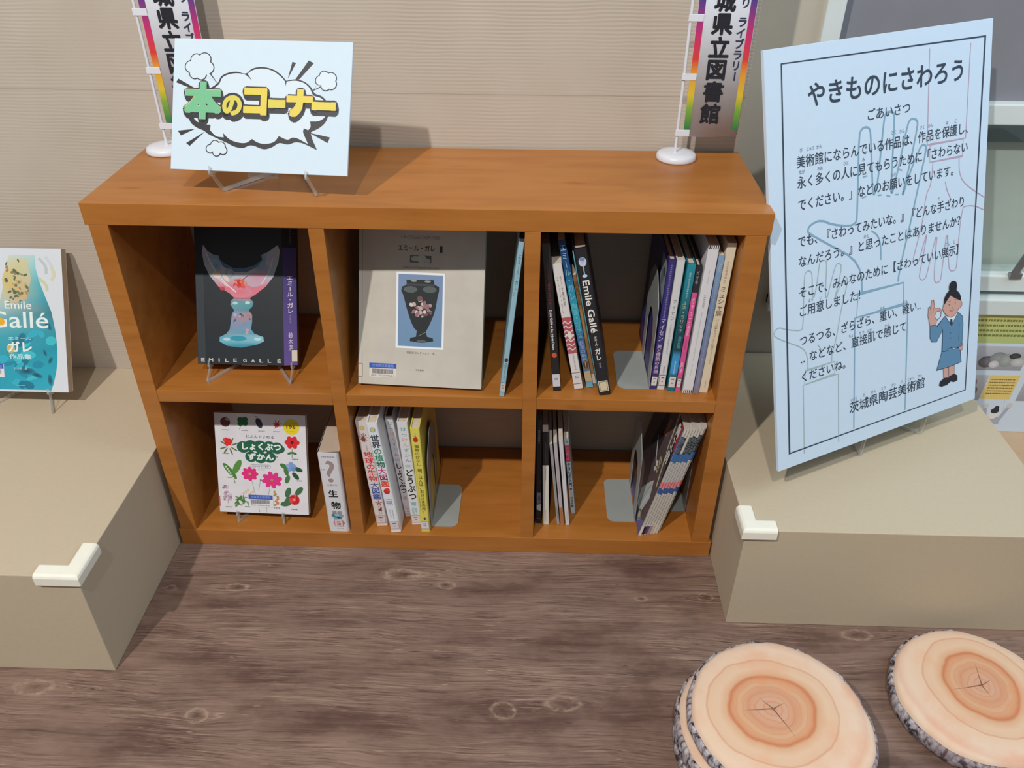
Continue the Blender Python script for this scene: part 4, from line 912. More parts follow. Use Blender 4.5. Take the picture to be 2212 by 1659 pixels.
# left box: teal art book
def teal(p, w, h):
    X = lambda a: [(x + w, y) for x, y in a]
    p.rect(0, 0, w, h, (216, 222, 232), 0)
    vase = X([(-55, 288), (-56, 262), (-48.5, 230.6), (-38, 200), (-27.1, 169.8), (-21, 130), (-18.9, 93.3), (-20, 66), (-24.2, 43.2), (-31, 18), (-36.6, 4), (-150, 4), (-168, 4), (-190, 60), (-186, 110), (-160, 150), (-139.5, 180), (-128, 220), (-117.7, 250), (-112, 288)])
    cs = [(176, 214, 220), (140, 206, 216), (80, 180, 196), (50, 160, 180), (56, 130, 146), (44, 150, 170), (30, 150, 172), (34, 160, 184), (36, 166, 190), (44, 170, 196), (50, 172, 196), (40, 160, 186), (40, 160, 186), (40, 160, 186), (70, 170, 190), (120, 186, 196), (170, 200, 200), (206, 206, 170), (216, 206, 160), (206, 216, 206)]
    p.poly(vase, (40, 160, 186), 1, cs)
    p.poly(X([(-112, 284), (-74, 281), (-66, 240), (-78, 196), (-100, 188), (-126, 184), (-128, 238)]), (206, 190, 140), 2, [(206, 214, 200), (206, 206, 170), (196, 196, 170), (206, 176, 130), (206, 180, 130), (190, 200, 190), (216, 196, 120)])
    rnd = random.Random(8)
    for i in range(44): p.ell(w - 96 + rnd.gauss(0, 12), 226 + rnd.gauss(0, 20), rnd.uniform(1.5, 4), rnd.uniform(1.5, 5), rnd.choice([(90, 106, 80), (130, 130, 90), (170, 130, 96), (206, 170, 120), (96, 120, 100)]), 3, rot=rnd.uniform(0, 180))
    for i in range(26):
        x, y = w - rnd.uniform(30, 140), rnd.uniform(10, 130)
        p.ell(x, y, rnd.uniform(6, 18), rnd.uniform(4, 10), rnd.choice([(30, 140, 170), (50, 176, 200), (26, 120, 150), (60, 190, 206)]), 2.2, rot=rnd.uniform(-40, 60))
    for x, y, a, b, r_ in ((-87, 44, 17, 7, 0), (-66, 36, 13, 5, -20), (-35, 68, 4, 8, -30), (-38, 26, 5, 12, 5), (-46, 84, 3, 8, 20), (-36, 142, 5, 12, 30)): p.ell(w + x, y, a, b, (28, 66, 84), 2.6, rot=r_, edge=(34, 130, 156))
    for (a, b, c_) in (((-48, 282), (-34, 250), (190, 200, 206)), ((-34, 286), (-20, 240), (206, 212, 220)), ((-50, 240), (-34, 214), (206, 206, 170)), ((-22, 262), (-24, 236), (214, 212, 180))): p.stroke([(w + a[0], a[1]), (w + (a[0] + b[0]) / 2 + 8, (a[1] + b[1]) / 2), (w + b[0], b[1])], 6, c_, 1, smooth=3)
    p.text('Emile', w - 126, 176, w - 69, 192, (232, 240, 240), 4, .25); p.text('Gallé', w - 164, 136, w - 35, 170, (232, 242, 244), 4, .4)
    p.ell(w - 137, 148, 9, 8, (236, 176, 36), 5); p.chars('エミール', w - 123, 113.6, w - 73, 7, (226, 240, 240), 4, .1); p.chars('ガレ', w - 126, 95, w - 71, 25, (236, 244, 240), 4, .9); p.ell(w - 119, 92, 9, 10, (206, 186, 110), 2.8)
    p.chars('作品集', w - 123, 74.5, w - 75, 12, (196, 230, 236), 4, .35); p.chars('鈴木潔 著', w - 114, 49.4, w - 86, 5, (196, 226, 232), 4); p.marks(w - 110, 12, w - 92, 15, 1, (190, 220, 226), 4)
    p.rect(w - 190, 30, w - 136, 58, (224, 226, 232), 3.2); p.rect(w - 190, 48, w - 137, 58, (60, 90, 180), 3.4); p.chars('茨城県立図書館', w - 186, 53, w - 140, 6, (150, 176, 232), 3.6)
    x = w - 184; rb = random.Random(9)
    while x < w - 142:
        a = rb.uniform(.3, .9); p.rect(x, 38, x + a, 47, (100, 98, 104), 3.6); x += a + rb.uniform(.3, .8)
lm = frame_matrix((-.458, .144, .2950), (1, 0, 0), (0, math.sin(R(26.7)), math.cos(R(26.7))))
front_book('art book with a teal glass vase on its cover, on the left display box', lm, .225, .302, .018, (222, 226, 234), teal, (196, 182, 162))
easel(T(-.350, .1270, BZ), .155, .0460, 26.7, 'clear easel under the teal art book on the left display box', .12, .10, yb=.0165)

# ------------------------------------------------------------------ sign board on the bookcase
sm = frame_matrix((.1502, .0384, .8269), (.9948, -.0996, 0), (.0324, .5050, .8625))
sg = tag(empty('sign_board', matrix=sm), 'white sign board with green and yellow lettering in a comic cloud, on the bookcase', 'sign')
sgp = MB().box(0, .2998, 0, .005, 0, .2105).build('panel', M['board'], sg, .0004, 1)
p = Print(); pl = Print(); INK = (40, 38, 44); WH = (208, 222, 234)
out = [(76.8, 141.1), (81.9, 151.1), (93.5, 157.3), (108.4, 159.5), (123.8, 157.1), (133.8, 164.8), (150.7, 168.0), (169.8, 164.3), (182.7, 156.6), (191.9, 147.4), (208.2, 150.0), (223.0, 146.3), (233.8, 138.2), (240.4, 128.9), (253.1, 124.2), (261.8, 114.5), (264.4, 99.7), (261.1, 85.8), (251.7, 75.7), (236.9, 67.9), (236.8, 64.5), (247.8, 39.9), (213.7, 51.0), (199.1, 46.7), (184.2, 48.3), (171.7, 41.0), (159.1, 37.7), (136.5, 43.2), (122.7, 38.4), (107.6, 40.4), (96.7, 45.2), (77.1, 52.8), (61.8, 59.5), (56.3, 63.4), (42.0, 69.1), (32.0, 77.0), (26.2, 95.0), (40.7, 119.4)]
inn = [(78.6, 138.5), (84.1, 149.2), (94.6, 154.7), (108.5, 156.9), (122.4, 155.1), (134.8, 146.0), (126.6, 156.8), (134.9, 162.4), (150.7, 165.6), (168.8, 162.1), (181.1, 154.6), (189.4, 146.8), (191.8, 138.9), (192.8, 146.3), (208.3, 147.7), (222.0, 144.3), (231.7, 136.6), (238.0, 125.9), (251.1, 121.6), (259.3, 113.4), (262.2, 101.7), (258.4, 91.7), (249.2, 85.6), (234.6, 84.3), (235.6, 75.4), (232.0, 70.4), (224.5, 73.2), (223.7, 67.2), (227.1, 59.3), (232.8, 48.5), (207.2, 57.9), (198.8, 54.3), (183.4, 59.3), (175.7, 50.1), (158.8, 46.1), (147.0, 48.4), (138.3, 53.2), (128.9, 47.0), (113.9, 47.0), (98.7, 52.3), (88.7, 61.1), (90.0, 54.1), (77.0, 55.8), (66.4, 64.6), (66.8, 73.7), (52.7, 74.4), (39.5, 81.2), (32.7, 95.2), (45.1, 117.5)]
for s_ in ([(8.6, 146.0), (36.0, 132.4), (27.4, 132.3), (5.4, 139.9)], [(201.0, 177.5), (206.9, 175.6), (194.5, 150.8)], [(228.1, 180.2), (236.6, 176.0), (213.4, 150.1), (207.2, 150.0)], [(10.6, 62.4), (39.9, 66.1), (16.3, 54.8)], [(25.7, 42.9), (57.4, 62.4), (31.9, 38.6)], [(234.2, 66.4), (268.6, 60.3), (265.1, 51.3)]): p.poly(s_, INK, 1)
p.poly(curvy(out), INK, 1); p.poly(curvy(inn), WH, 2)
def puff(cx, cy, lobes, tail=None, tailtip=None):
    for (dx, dy, r) in lobes: p.ell(cx + dx, cy + dy, r + 1.5, r + 1.4, INK, 3)
    if tail: p.poly(tail, INK, 3)
    for (dx, dy, r) in lobes: p.ell(cx + dx, cy + dy, r, r * .98, WH, 4)
    if tailtip: p.poly(tailtip, WH, 4)
puff(45, 165.5, [(-15, 0, 9), (-6, 11, 9), (8, 12, 10), (14, -1, 9.5), (-8, -10, 8.5), (3, -12, 8), (0, 0, 12)], [(52, 158), (63, 157), (77, 139.5)], [(53, 156), (61, 156), (74, 142)])
puff(258, 148, [(-9, 1, 7.5), (-3, 8, 7.5), (8, 5, 8.5), (9, -4, 8), (0, -7, 7), (0, 0, 8)], [(243, 141), (250, 139), (236, 132)], [(244, 142), (250, 140.5), (239, 134.5)])
puff(78.7, 36.1, [(-11, -1, 6.2), (-3, 5, 7), (7, 3, 7), (11, -3, 6), (0, -6, 6), (0, 0, 7)])
GR = (112, 186, 140); YE = (222, 202, 74); YG = (214, 200, 76)
for ch, b, col in (('本', (24, 85, 81.5, 138.3), GR), ('の', (88, 91.4, 117, 119.8), YG), ('コ', (125.2, 94.3, 158.5, 131), YE), ('ー', (166.3, 106.6, 189.5, 114), YG), ('ナ', (197.5, 93.4, 235, 131), YE), ('ー', (239.1, 105.1, 273.3, 112.6), YE)):
    vs, fs = glyphs(ch); a = bounds(vs)
    pts = [(b[0] + (x - a[0]) / (a[1] - a[0]) * (b[2] - b[0]), b[1] + (y - a[2]) / (a[3] - a[2]) * (b[3] - b[1])) for x, y in vs]
    rnd_ = ch == 'の'; q = 2.2 if rnd_ else 3.0
    for sx, sy in ((0, 0), (.6, -2.0), (1.2, -4.0), (1.8, -6.0)):
        for i in range(14):
            aa = i * 2 * math.pi / 14; pl._put([(x + 6.2 * math.cos(aa) + sx, y + 6.2 * math.sin(aa) + sy) for x, y in pts], fs, [lin(INK)] * len(pts), 5)
    sq = [(math.cos(i * .5236), math.sin(i * .5236)) for i in range(12)] if rnd_ else [(-1, -1), (1, -1), (1, 1), (-1, 1), (0, 1), (0, -1), (1, 0), (-1, 0), (.5, 1), (-.5, 1), (.5, -1), (-.5, -1)]
    if ch in '本コナ':
        for (dx, dy) in sq: pl._put([(x + q * dx - .7, y + q * dy + .9) for x, y in pts], fs, [lin((226, 206, 110) if col is GR else (232, 176, 96))] * len(pts), 6)
    for (dx, dy) in sq: pl._put([(x + q * dx, y + q * dy) for x, y in pts], fs, [lin(col)] * len(pts), 7)
    pl._put(pts, fs, [lin(col)] * len(pts), 8)
p.build('cloud_drawing', sgp); pl.build('lettering', sgp)

easel(T(.3035, .0530, .781, -5.7), .163, .0440, 30, 'clear easel under the comic cloud sign on the bookcase', .12, .10, yb=-.028 + .0)

# ------------------------------------------------------------------ desk flags
def desk_flag(x, yp, y, label, seed, off):
    r = tag(empty('desk_flag', (x, yp, .781)), label, 'flag', 'white desk flags with rainbow edges')
    prof = [(0, 0.0004), (.0365, .0004), (.0372, .003), (.0365, .009), (.033, .0122), (.02, .0138), (0, .0142)]; n = 40; vs = []; fs = []
    for (q, z) in prof[1:-1]:
        for i in range(n): vs.append((off + q * math.cos(2 * math.pi * i / n), .004 + q * math.sin(2 * math.pi * i / n), z))
    k = len(prof) - 2
    for a in range(k - 1):
        for i in range(n): fs.append((a * n + i, a * n + (i + 1) % n, (a + 1) * n + (i + 1) % n, (a + 1) * n + i))
    vs += [(off, .004, prof[0][1]), (off, .004, prof[-1][1])]
    for i in range(n): fs.append((i, (i + 1) % n, len(vs) - 2)); fs.append(((k - 1) * n + i, (k - 1) * n + (i + 1) % n, len(vs) - 1))
    mesh_obj('base', vs, fs, M['plastic'], r, True)
    MB().tube((0, 0, .012), (0, 0, .46), .0026).build('pole', M['plastic'], r, smooth=False)
    MB().tube((0, -.001, .452), (.118, -.001, .452), .0022).build('crossbar', M['plastic'], r)
    fx0, fx1, z0, z1 = .0098, .1085, .045, .448; N = 14; vs = []; fs = []
    def yy(u, z): return -.0035 + .0014 * math.sin(u * 3.0 + seed) * (1 - (z - z0) / (z1 - z0) * .6)
    for j in range(2):
        z = (z0, z1)[j]
        for i in range(N + 1):
            u = i / N; vs.append((fx0 + (fx1 - fx0) * u, yy(u, z), z - (.003 * u * (1 - u) * 4 if j == 0 else 0) + (.004 * u if j == 0 else 0)))
    for i in range(N): fs.append((i, i + 1, N + 2 + i, N + 1 + i))
    fl = mesh_obj('cloth', vs, fs, M['cloth'], r, True); so = fl.modifiers.new('thickness', 'SOLIDIFY'); so.thickness = .0004; so.offset = 1
    for zz in (.051, .150, .247, .345, .44):
        MB().box(-.0042, .0215, -.0046, -.0034 + .0, zz - .0058, zz + .0058).build('tab', M['plastic'], r, .0005, 1)
    p = Print(); rows = [(0, (40, 128, 72)), (.17, (130, 176, 60)), (.28, (226, 196, 50)), (.46, (232, 150, 50)), (.56, (222, 62, 50)), (.74, (206, 44, 110)), (.88, (150, 50, 130)), (1, (84, 60, 140))]
    bot, top = 58, 275
    for a, b in ((10.2, 21.5), (97, 107.6)):
        p.grid(a, bot, b, top, rows, 1); p.grid(a, top, b, 445, [(0, (84, 60, 140)), (.3, (60, 90, 180)), (.6, (50, 160, 200)), (1, (60, 170, 110))], 1)
    for i, ch in enumerate('茨城県立図書館'):
        zc = (314, 274, 237, 198.5, 162, 124, 85)[i]; p.vchars(ch, 54.5, zc + 18.5, zc - 18.5, 37, (30, 30, 40), 2, 1.3)
    p.vchars('ライブラリー', 87.5, 250, 143, 17, (44, 48, 80), 2, .5); p.vchars('めぐり', 88.5, 320, 262, 17, (44, 48, 80), 2, .5)
    o = p.build('printed_artwork', fl)
    for v in o.data.vertices:      # the ink follows the cloth
        u = (v.co.x - fx0) / (fx1 - fx0); v.co.y = yy(u, v.co.z) + (v.co.y * 1.0) - .0006
    return r
desk_flag(1.0110, .2560, .255, 'white desk flag with rainbow edges at the right end of the bookcase top', .4, .0035)
desk_flag(.0535, .2560, .255, 'white desk flag with rainbow edges half hidden behind the comic cloud sign', 1.1, -.004)

# ------------------------------------------------------------------ large poster board
pm = frame_matrix((1.2112, -.0873, .3143), (.8870, .4614, .0171), (-.1502, .2534, .9556))
po = tag(empty('poster_board', matrix=pm), 'large white poster board with dark lettering and outlined hands, leaning on the right display box', 'poster')
pop = MB().box(0, .515, 0, .007, 0, .7278).build('panel', M['poster'], po, .0005, 1)
p = Print(); pt = Print(); pf = Print(); TX = (46, 62, 82); WH = (202, 220, 240)
p.stroke([(34, 704), (496, 699.5), (484.7, 28.2), (26.2, 28.9)], 2.6, TX, 3, True)
BL, GN, PK = (130, 168, 192), (160, 182, 184), (186, 158, 182)
def line(pts, w, c, sm_=2): p.stroke(pts, w, c, 1, False, sm_)
line([(204.6, 293.1), (202.8, 332.6), (182.4, 363.8), (130, 396), (81.9, 426.3), (80.3, 432), (87, 440), (109.6, 444), (135.4, 431), (175.2, 420.5), (190, 424), (192.5, 434), (195, 500), (197.5, 572.1), (203, 581), (212.3, 583.5), (221, 580), (223.9, 570.7), (227, 510), (229.4, 470), (232, 465), (235, 470), (241.2, 487.1), (248, 540), (255.4, 595.1), (260, 600.5), (268, 601), (276, 599), (279.1, 591.9), (276, 530), (272.6, 466), (274.5, 460), (278, 466), (295, 520), (310.4, 573.1), (316, 581), (324, 582), (333, 578), (335, 569.7), (320, 512), (301, 456), (301.5, 452), (318, 490), (339.8, 526.7), (346, 533.5), (354, 533), (358, 526.6), (342, 470), (320.2, 393.2), (307.7, 354.3), (295, 310), (293.2, 295.7)], 3.6, BL, 1)
line([(226.9, 402.8), (240, 394), (248.7, 377.7), (249.9, 345.8)], 3, BL)
p.stroke([(194.4, 293.9), (307.1, 291.2), (308.1, 249.0), (191.3, 250.6)], 2.8, BL, 1, True); line([(186.8, 251.6), (183.5, 32.1)], 2.8, BL, 0); line([(319.3, 249), (317, 32.4)], 2.8, BL, 0); line([(186.8, 250.6), (319.3, 249)], 2.6, BL, 0)
for q in ([(208, 541), (216, 542)], [(206, 500), (216, 501)], [(204, 465), (214, 466)], [(241, 463), (250, 462)], [(262, 459), (271, 456)], [(283, 457), (291, 456)], [(290, 500), (299, 497)], [(256, 548), (266, 548)]): line(q, 2.4, BL, 0)
line([(74.4, 181.4), (74, 208.3), (62, 226.1), (30, 243), (.8, 260.3), (.8, 270.1), (11, 275.5), (28, 267), (60, 257), (65.4, 262), (68, 310), (71.2, 354.9), (75, 360), (80.1, 361.5), (86, 359), (88.6, 351.2), (88, 325), (90, 306), (98.3, 330), (104.9, 367.2), (108, 371.5), (114, 373), (120, 371), (122, 363.7), (119, 330), (118, 304), (122.3, 304.3), (131, 330), (140.4, 354.2), (145, 360), (150, 360.5), (156.7, 353.6), (147, 320), (135.8, 289.8), (146, 310), (160.2, 330.3), (166, 333), (170.4, 325.2), (163, 300), (154, 274), (142.3, 223.8), (131, 195), (130.4, 181.8)], 1.8, GN, 1)
p.stroke([(68.5, 180), (137.1, 180), (137.5, 155.6), (65.2, 153.8)], 1.8, GN, 1, True); line([(62.6, 153), (61.1, 17.9)], 1.8, GN, 0); line([(146.2, 153.2), (145.2, 16.1)], 1.8, GN, 0); line([(62.6, 153.5), (146.2, 153.4)], 1.6, GN, 0); line([(98, 222), (106, 212), (108, 196)], 1.6, GN)
line([(359.5, 692.7), (359.3, 531.4)], 1.8, PK, 0); line([(459.9, 691.8), (456.6, 529.8)], 1.8, PK, 0); line([(359.3, 531.4), (456.6, 529.8)], 1.8, PK, 0)
p.stroke([(366.5, 531.6), (451, 529.3), (450.1, 498.5), (366.5, 500.3)], 1.8, PK, 1, True)
line([(375, 498.5), (372.7, 462.7), (358.8, 441.6), (354.6, 402.8), (342.9, 367.5), (330, 329.4), (331.5, 322), (336.3, 319), (342, 321), (346.1, 326.1), (355, 350), (366, 376), (357, 335), (347, 296.1), (349, 289), (355.4, 285.3), (362, 286), (366, 290.7), (378, 330), (390.8, 371), (388, 325), (386.2, 281.7), (389, 275), (394.8, 271.5), (402, 273), (405, 277.7), (410, 320), (417, 368), (421, 330), (424.9, 297.8), (428, 289), (435.9, 285.6), (443, 287), (446.1, 293.4), (448, 330), (449, 345), (450.4, 368.8), (456, 400), (460, 405.2), (487.3, 401.7), (513.7, 388.8)], 1.8, PK, 1)
line([(441.4, 498.5), (443.1, 468.2), (459.5, 445.6), (514.1, 412.1)], 1.8, PK); line([(407.9, 459.5), (412.4, 443), (424.6, 423.6)], 1.8, PK)
def row(t, a, b, h, bold=.15, col=TX, tilt=0): pt.chars(t, a[0], (a[1] + b[1]) / 2, b[0], h, col, 2, bold)
row('やきものにさわろう', (85, 652), (450, 646), 41, .75); row('ごあいさつ', (214, 603), (317, 600), 21, .1)
LH = 21.5
row('美術館にならんでいる作品は、作品を保護し、', (59, 549), (474, 545), LH); row('永く多くの人に見てもらうために「さわらない', (60, 515), (464, 512), LH); row('でください。」などのお願いをしています。', (60, 479), (440, 474), LH)
row('でも、『さわってみたいな。』『どんな手ざわり', (58, 416), (462, 413), LH); row('なんだろう。』と思ったことはありませんか？', (58, 381), (461, 379), LH)
row('そこで、みんなのために【さわっていい展示】', (57, 328), (461, 323), LH); row('ご用意しました！', (56, 294), (213, 290), LH)
row('つるつる、ざらざら、重い、軽い‥', (56, 240), (362, 236), LH); row('‥などなど、直接肌で感じて', (57, 206), (318, 203), LH); row('くださいね。', (56, 171), (176, 167), LH); row('茨城県陶芸美術館', (172, 78), (370, 75), 24.5, .2)
FU = (92, 112, 136)
for t, x, y in (('び', 70, 566), ('じゅつ', 90, 566), ('かん', 109, 566), ('さく', 277.9, 565), ('ひん', 297, 564.2), ('さく', 346, 564), ('ひん', 366, 564), ('ほ', 407.5, 563.5), ('ご', 428.7, 563.5), ('なが', 70.7, 530.8), ('おお', 109.9, 530.4), ('ひと', 167.8, 529.7), ('み', 207.3, 529.6), ('ねが', 277.4, 492.5), ('て', 392.5, 430), ('おも', 213.9, 395.5), ('てん', 418.7, 341), ('じ', 437.3, 342), ('よう', 83.9, 308), ('い', 107, 307), ('おも', 254.7, 253.7), ('かる', 312, 252.6), ('ちょく', 180, 219), ('せつ', 203.4, 219), ('はだ', 222, 218.5), ('かん', 266.9, 217.5), ('いばら', 183.7, 92.6), ('き', 208.5, 94), ('けん', 233.5, 94), ('とう', 259.2, 94), ('げい', 284.8, 94), ('び', 306.6, 94), ('じゅつ', 330.2, 94), ('かん', 355.3, 94)):
    wd = 6.4 * len(t) if len(t) < 3 else 5.6 * len(t); pt.chars(t, x - wd / 2, y, x + wd / 2, 7.5, FU, 2)
# the printed attendant: hair in a bun, blue suit, one hand making a ring
NV = (38, 58, 84); SU = (92, 136, 172); SK = (206, 160, 148)
def fig(pts, c, l, ow=1.2, oc=NV):
    pf.poly(pts, c, l)
    if ow: pf.stroke(pts, ow, oc, l + .4, True)
fig([(418.6, 93.7), (432.1, 91.8), (433.4, 64.9), (421, 68.2)], SK, 3, .9, (120, 84, 90)); fig([(433.9, 92.4), (449.7, 91.5), (450.9, 66.9), (435.9, 67.6)], SK, 3, .9, (120, 84, 90))
pf.poly([(408.4, 58.3), (410.7, 66), (422.6, 71.1), (436.8, 68.3), (440.8, 57.9), (430, 53.4), (414.7, 54.3)], (30, 32, 44), 4); pf.poly([(437.1, 60.5), (436.6, 70.7), (449.7, 72.9), (459.8, 66.8), (460.8, 55.8), (450.7, 54.5)], (30, 32, 44), 4)
fig([(413.6, 129.4), (424.4, 126.6), (436.3, 131.7), (446.2, 125.3), (463.7, 124.8), (469, 93.1), (434.8, 91.1), (400.9, 92.5)], SU, 4)
fig([(459.1, 129.3), (467.6, 134.3), (472.3, 129.2), (470.7, 118.1), (462.7, 119.2)], SK, 4.5, .9, (120, 84, 90))
fig([(418.9, 200.1), (437.1, 176.7), (454.4, 200.6), (466.8, 188.8), (469.9, 172.1), (468.9, 126.8), (459.3, 126), (436.3, 131.7), (424.4, 126.6), (413.6, 128.4), (413.8, 172.7), (397.6, 152.7), (384.8, 155.9), (379.4, 165.2), (378.5, 189.2), (394.1, 188.6), (397.2, 183.7)], SU, 5)
pf.stroke([(458.6, 176), (459, 140)], .9, NV, 5.6); pf.stroke([(413.8, 172), (410, 180)], .9, NV, 5.6)
fig([(378.5, 189.2), (372.3, 211), (373, 228), (376.2, 228.7), (379, 221.9), (380.8, 240.1), (385.8, 239.9), (389.4, 222.6), (401.2, 220.5), (407.7, 215.3), (407.4, 202.8), (395.9, 195.4), (394.5, 188.5)], SK, 6, 1.0, (110, 78, 86)); pf.ell(398.6, 206.8, 8.6, 8.8, (110, 78, 86), 6.6); pf.ell(398.6, 206.8, 7.4, 7.6, WH, 6.9); pf.stroke([(379, 222), (380, 212)], .8, (110, 78, 86), 6.6); pf.stroke([(386, 224), (385, 213)], .8, (110, 78, 86), 6.6)
pf.poly([(418.9, 200.1), (429.8, 195.9), (453.2, 200), (437.1, 176.7)], (214, 230, 246), 6); pf.stroke([(418.9, 200.1), (437.1, 176.7), (454, 200.6)], 1, NV, 6.4); pf.poly([(433, 190.4), (438.6, 189.7), (440.5, 179.1), (436.7, 176.1), (432.6, 181)], NV, 6.6)
fig([(413.6, 224.9), (423.9, 232), (431.1, 239), (445.2, 230), (458.4, 224), (463.9, 217.5), (463.9, 211), (459, 208), (454.1, 206.1), (450, 200), (444.8, 195.6), (436, 193.6), (427.5, 196.4), (416.4, 207), (411, 216)], SK, 7, 1.0, (110, 78, 86))
pf.poly([(426, 256.2), (427.6, 262), (432, 265.8), (439.2, 266), (446, 262), (448.5, 254), (447, 246), (456, 238), (460, 230), (461.2, 221), (452, 226), (445.2, 229.6), (437, 235), (431.1, 240), (424, 232), (413.4, 222), (414.4, 236), (420, 245), (427, 249)], (26, 28, 40), 8)
pf.ell(444.8, 220.9, 1.0, 1.2, NV, 9); pf.stroke([(426.6, 221.6), (430.4, 220.3), (426.8, 219)], .8, NV, 9); pf.stroke([(430, 209.5), (436, 205.6), (442.9, 208.4)], .9, (150, 70, 70), 9, False, 2); pf.stroke([(426, 227), (431.7, 227.8)], .7, NV, 9); pf.stroke([(443, 228), (448.8, 226)], .7, NV, 9); pf.stroke([(436, 215), (437.8, 211.8), (435.8, 211)], .7, (120, 84, 90), 9)
pf.ell(435.7, 161.6, 1, 1, NV, 6); pf.ell(436.3, 150.6, 1, 1, NV, 6)
p.build('hand_drawing', pop); pt.build('lettering', pop); pf.build('attendant_drawing', pop)
easel(T(1.4900, .0835, BZ, 27.5), .168, .0640, 17.5, 'clear easel under the large white poster board', .20, .12, yb=.0)

# ------------------------------------------------------------------ photo panel under the window
qm = frame_matrix((1.735, .4140, .0430), (1, 0, 0), (0, .040, .999))
q2 = tag(empty('photo_panel', matrix=qm), 'white panel of ceramics photographs and yellow notes leaning under the window', 'poster')
q2p = MB().box(0, .52, 0, .005, 0, .327).build('panel', M['board'], q2, .0004, 1)
p = Print(); YL = (226, 200, 120)
p.rect(0, 252, 520, 327, (182, 196, 126), 1, (206, 204, 128)); p.marks(40, 266, 500, 318, 4, (120, 124, 66), 2, .42, 3)
p.rect(5, 226, 56, 246, YL, 1); p.marks(12, 230, 50, 242, 1, (90, 76, 40), 2)
def photo(x0, y0, x1, y1, blobs, sk=6, c0=(150, 150, 160), c1=(186, 188, 198)):
    p.poly([(x0, y0), (x1, y0), (x1 + sk, y1), (x0 + sk, y1)], c0, 1, [c0, c0, c1, c1])
    for (u, v, a, b, c_) in blobs: p.ell(x0 + u * (x1 - x0), y0 + v * (y1 - y0), a, b, c_, 2, edge=tuple(max(0, k - 30) for k in c_))
photo(-10, 168, 50, 222, [(.5, .35, 22, 9, (176, 170, 164)), (.75, .45, 9, 7, (60, 60, 62)), (.45, .75, 9, 14, (84, 88, 86))])
photo(66, 178, 190, 244, [(.3, .35, 20, 16, (120, 116, 124)), (.5, .5, 20, 17, (156, 160, 162)), (.66, .42, 17, 18, (170, 176, 174)), (.8, .6, 14, 8, (70, 78, 80)), (.45, .25, 12, 10, (220, 216, 222)), (.9, .35, 18, 12, (206, 206, 206))])
photo(52, 92, 116, 164, [(.55, .38, 18, 16, (140, 116, 104)), (.55, .66, 11, 16, (156, 136, 122)), (.4, .38, 9, 12, (170, 150, 146))])
photo(-20, 96, 34, 148, [(.55, .5, 14, 12, (70, 150, 160)), (.7, .3, 18, 7, (50, 130, 140))])
p.poly([(118, 96), (190, 96), (196, 164), (124, 164)], YL, 1); p.marks(128, 108, 188, 156, 6, (120, 96, 56), 2, .35, 5)
p.poly([(48, 8), (116, 8), (122, 78), (54, 78)], YL, 1); p.marks(58, 18, 112, 72, 6, (120, 96, 56), 2, .35, 6); p.rect(10, 30, 46, 78, (40, 40, 46), 1)
p.stroke([(140, 72), (148, 34)], 9, (168, 174, 190), 1); p.stroke([(196, 74), (182, 34)], 9, (168, 174, 190), 1); p.poly([(144, 22), (186, 22), (184, 44), (146, 44)], (168, 174, 190), 1); p.ell(165, 50, 11, 13, (226, 222, 220), 2); p.ell(166, 62, 10, 8, (40, 42, 50), 3); p.ell(168, 70, 6, 7, (40, 42, 50), 3); p.ell(140, 76, 7, 7, (206, 200, 200), 2); p.ell(197, 78, 7, 7, (206, 200, 200), 2)
p.stroke([(180, 94), (186, 60)], .8, (196, 196, 200), 1); p.stroke([(34, 110), (60, 140)], .8, (196, 196, 200), 1); p.stroke([(10, 86), (44, 96), (110, 88)], .8, (176, 176, 182), 1)
photo(206, 178, 330, 244, [(.3, .4, 24, 18, (150, 140, 130)), (.7, .4, 20, 16, (180, 176, 170))]); photo(206, 92, 280, 164, [(.5, .4, 22, 18, (120, 110, 104))]); p.rect(300, 96, 380, 164, YL, 1); p.marks(308, 106, 372, 156, 6, (120, 96, 56), 2, .35, 7)
p.rect(0, 0, 520, 252, (206, 220, 236), 0); p.build('printed_artwork', q2p)

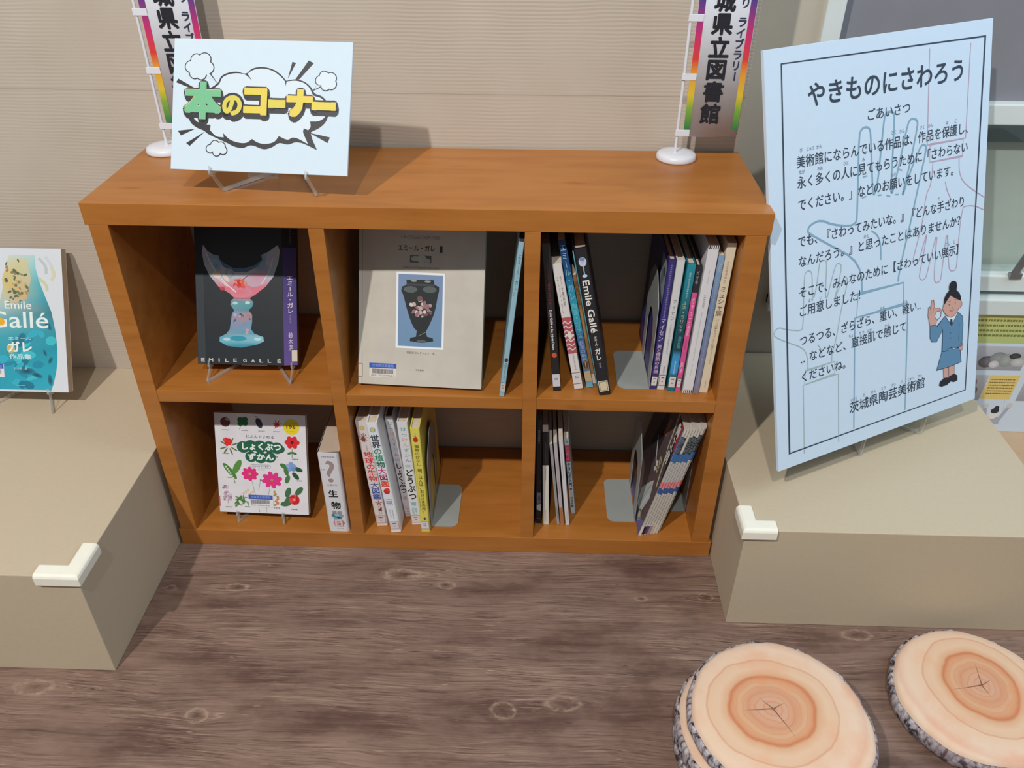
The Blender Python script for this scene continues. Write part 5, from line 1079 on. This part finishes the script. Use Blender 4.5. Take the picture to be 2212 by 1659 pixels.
# ------------------------------------------------------------------ log-slice cushions
def cushion(name_seed):
    r = empty('floor_cushion')
    n = 72; Rr = .139; rnd = random.Random(name_seed)
    ph = [rnd.uniform(0, 6.28) for _ in range(4)]
    def rad(t): return 1 + .012 * math.sin(2 * t + ph[0]) + .009 * math.sin(3 * t + ph[1]) + .006 * math.sin(7 * t + ph[2]) + .004 * math.sin(17 * t + ph[3])
    def ring_mesh(name, prof, m, caps):
        vs = []; fs = []
        for (q, z, wv) in prof:
            for i in range(n):
                t = 2 * math.pi * i / n; k = rad(t) if wv else 1.0
                zz = z + (.0016 * math.sin(23 * t + ph[1]) + .0012 * math.sin(11 * t + ph[0]) if wv == 2 else 0)
                vs.append((q * k * math.cos(t), q * k * math.sin(t), zz))
        for a in range(len(prof) - 1):
            for i in range(n): fs.append((a * n + i, a * n + (i + 1) % n, (a + 1) * n + (i + 1) % n, (a + 1) * n + i))
        if caps:
            vs.append((0, 0, caps)); L = len(prof) - 1
            for i in range(n): fs.append((L * n + i, L * n + (i + 1) % n, len(vs) - 1))
        return mesh_obj(name, vs, fs, m, r, True)
    h = .042
    ring_mesh('top_cover', [(Rr, h - .008, 1), (Rr * .985, h - .004, 1), (Rr * .95, h - .0005, 1), (Rr * .85, h + .002, 1), (Rr * .6, h + .004, 1), (Rr * .3, h + .005, 1)], M['slice'], h + .0052)
    ring_mesh('bark_side', [(Rr * .93, .0004, 1), (Rr * 1.0, .003, 1), (Rr * 1.03, .010, 2), (Rr * 1.045, .019, 2), (Rr * 1.04, .027, 2), (Rr * 1.02, .033, 2), (Rr * 1.0, h - .0085, 1)], M['bark'], None)
    ring_mesh('bottom_cover', [(Rr * .93, .0004, 1), (Rr * .5, .0004, 1)], M['slice'], .0004)
    return r
def dup_cushion(src):
    r = src.copy(); C.objects.link(r)
    for ch in src.children:
        c = ch.copy(); C.objects.link(c); c.parent = r
    return r
c0 = cushion(5); GC = 'round log-slice cushions on the floor'
tag(c0, 'round log-slice cushion lying alone on the floor in front of the right display box', 'cushion', GC)
c0.location = (1.5480, -.3500, .0003); c0.rotation_euler = (0, 0, R(-95))
stack = [(1.1480, -.4500, .0003, 140, .80, 'bottom log-slice cushion of the stack'), (1.1500, -.4590, .0372, 250, .80, 'second log-slice cushion from the bottom of the stack'),
         (1.1420, -.4680, .0745, 30, .80, 'third log-slice cushion of the stack, just under the top one'), (1.1550, -.4760, .1120, 10, .85, 'top log-slice cushion of the stack, its orange rings fully in view')]
for (x, y, z, rz, sz, lb) in stack:
    c = dup_cushion(c0); c.location = (x, y, z); c.rotation_euler = (0, 0, R(rz)); c.scale = (1, 1, sz); tag(c, lb, 'cushion', GC)
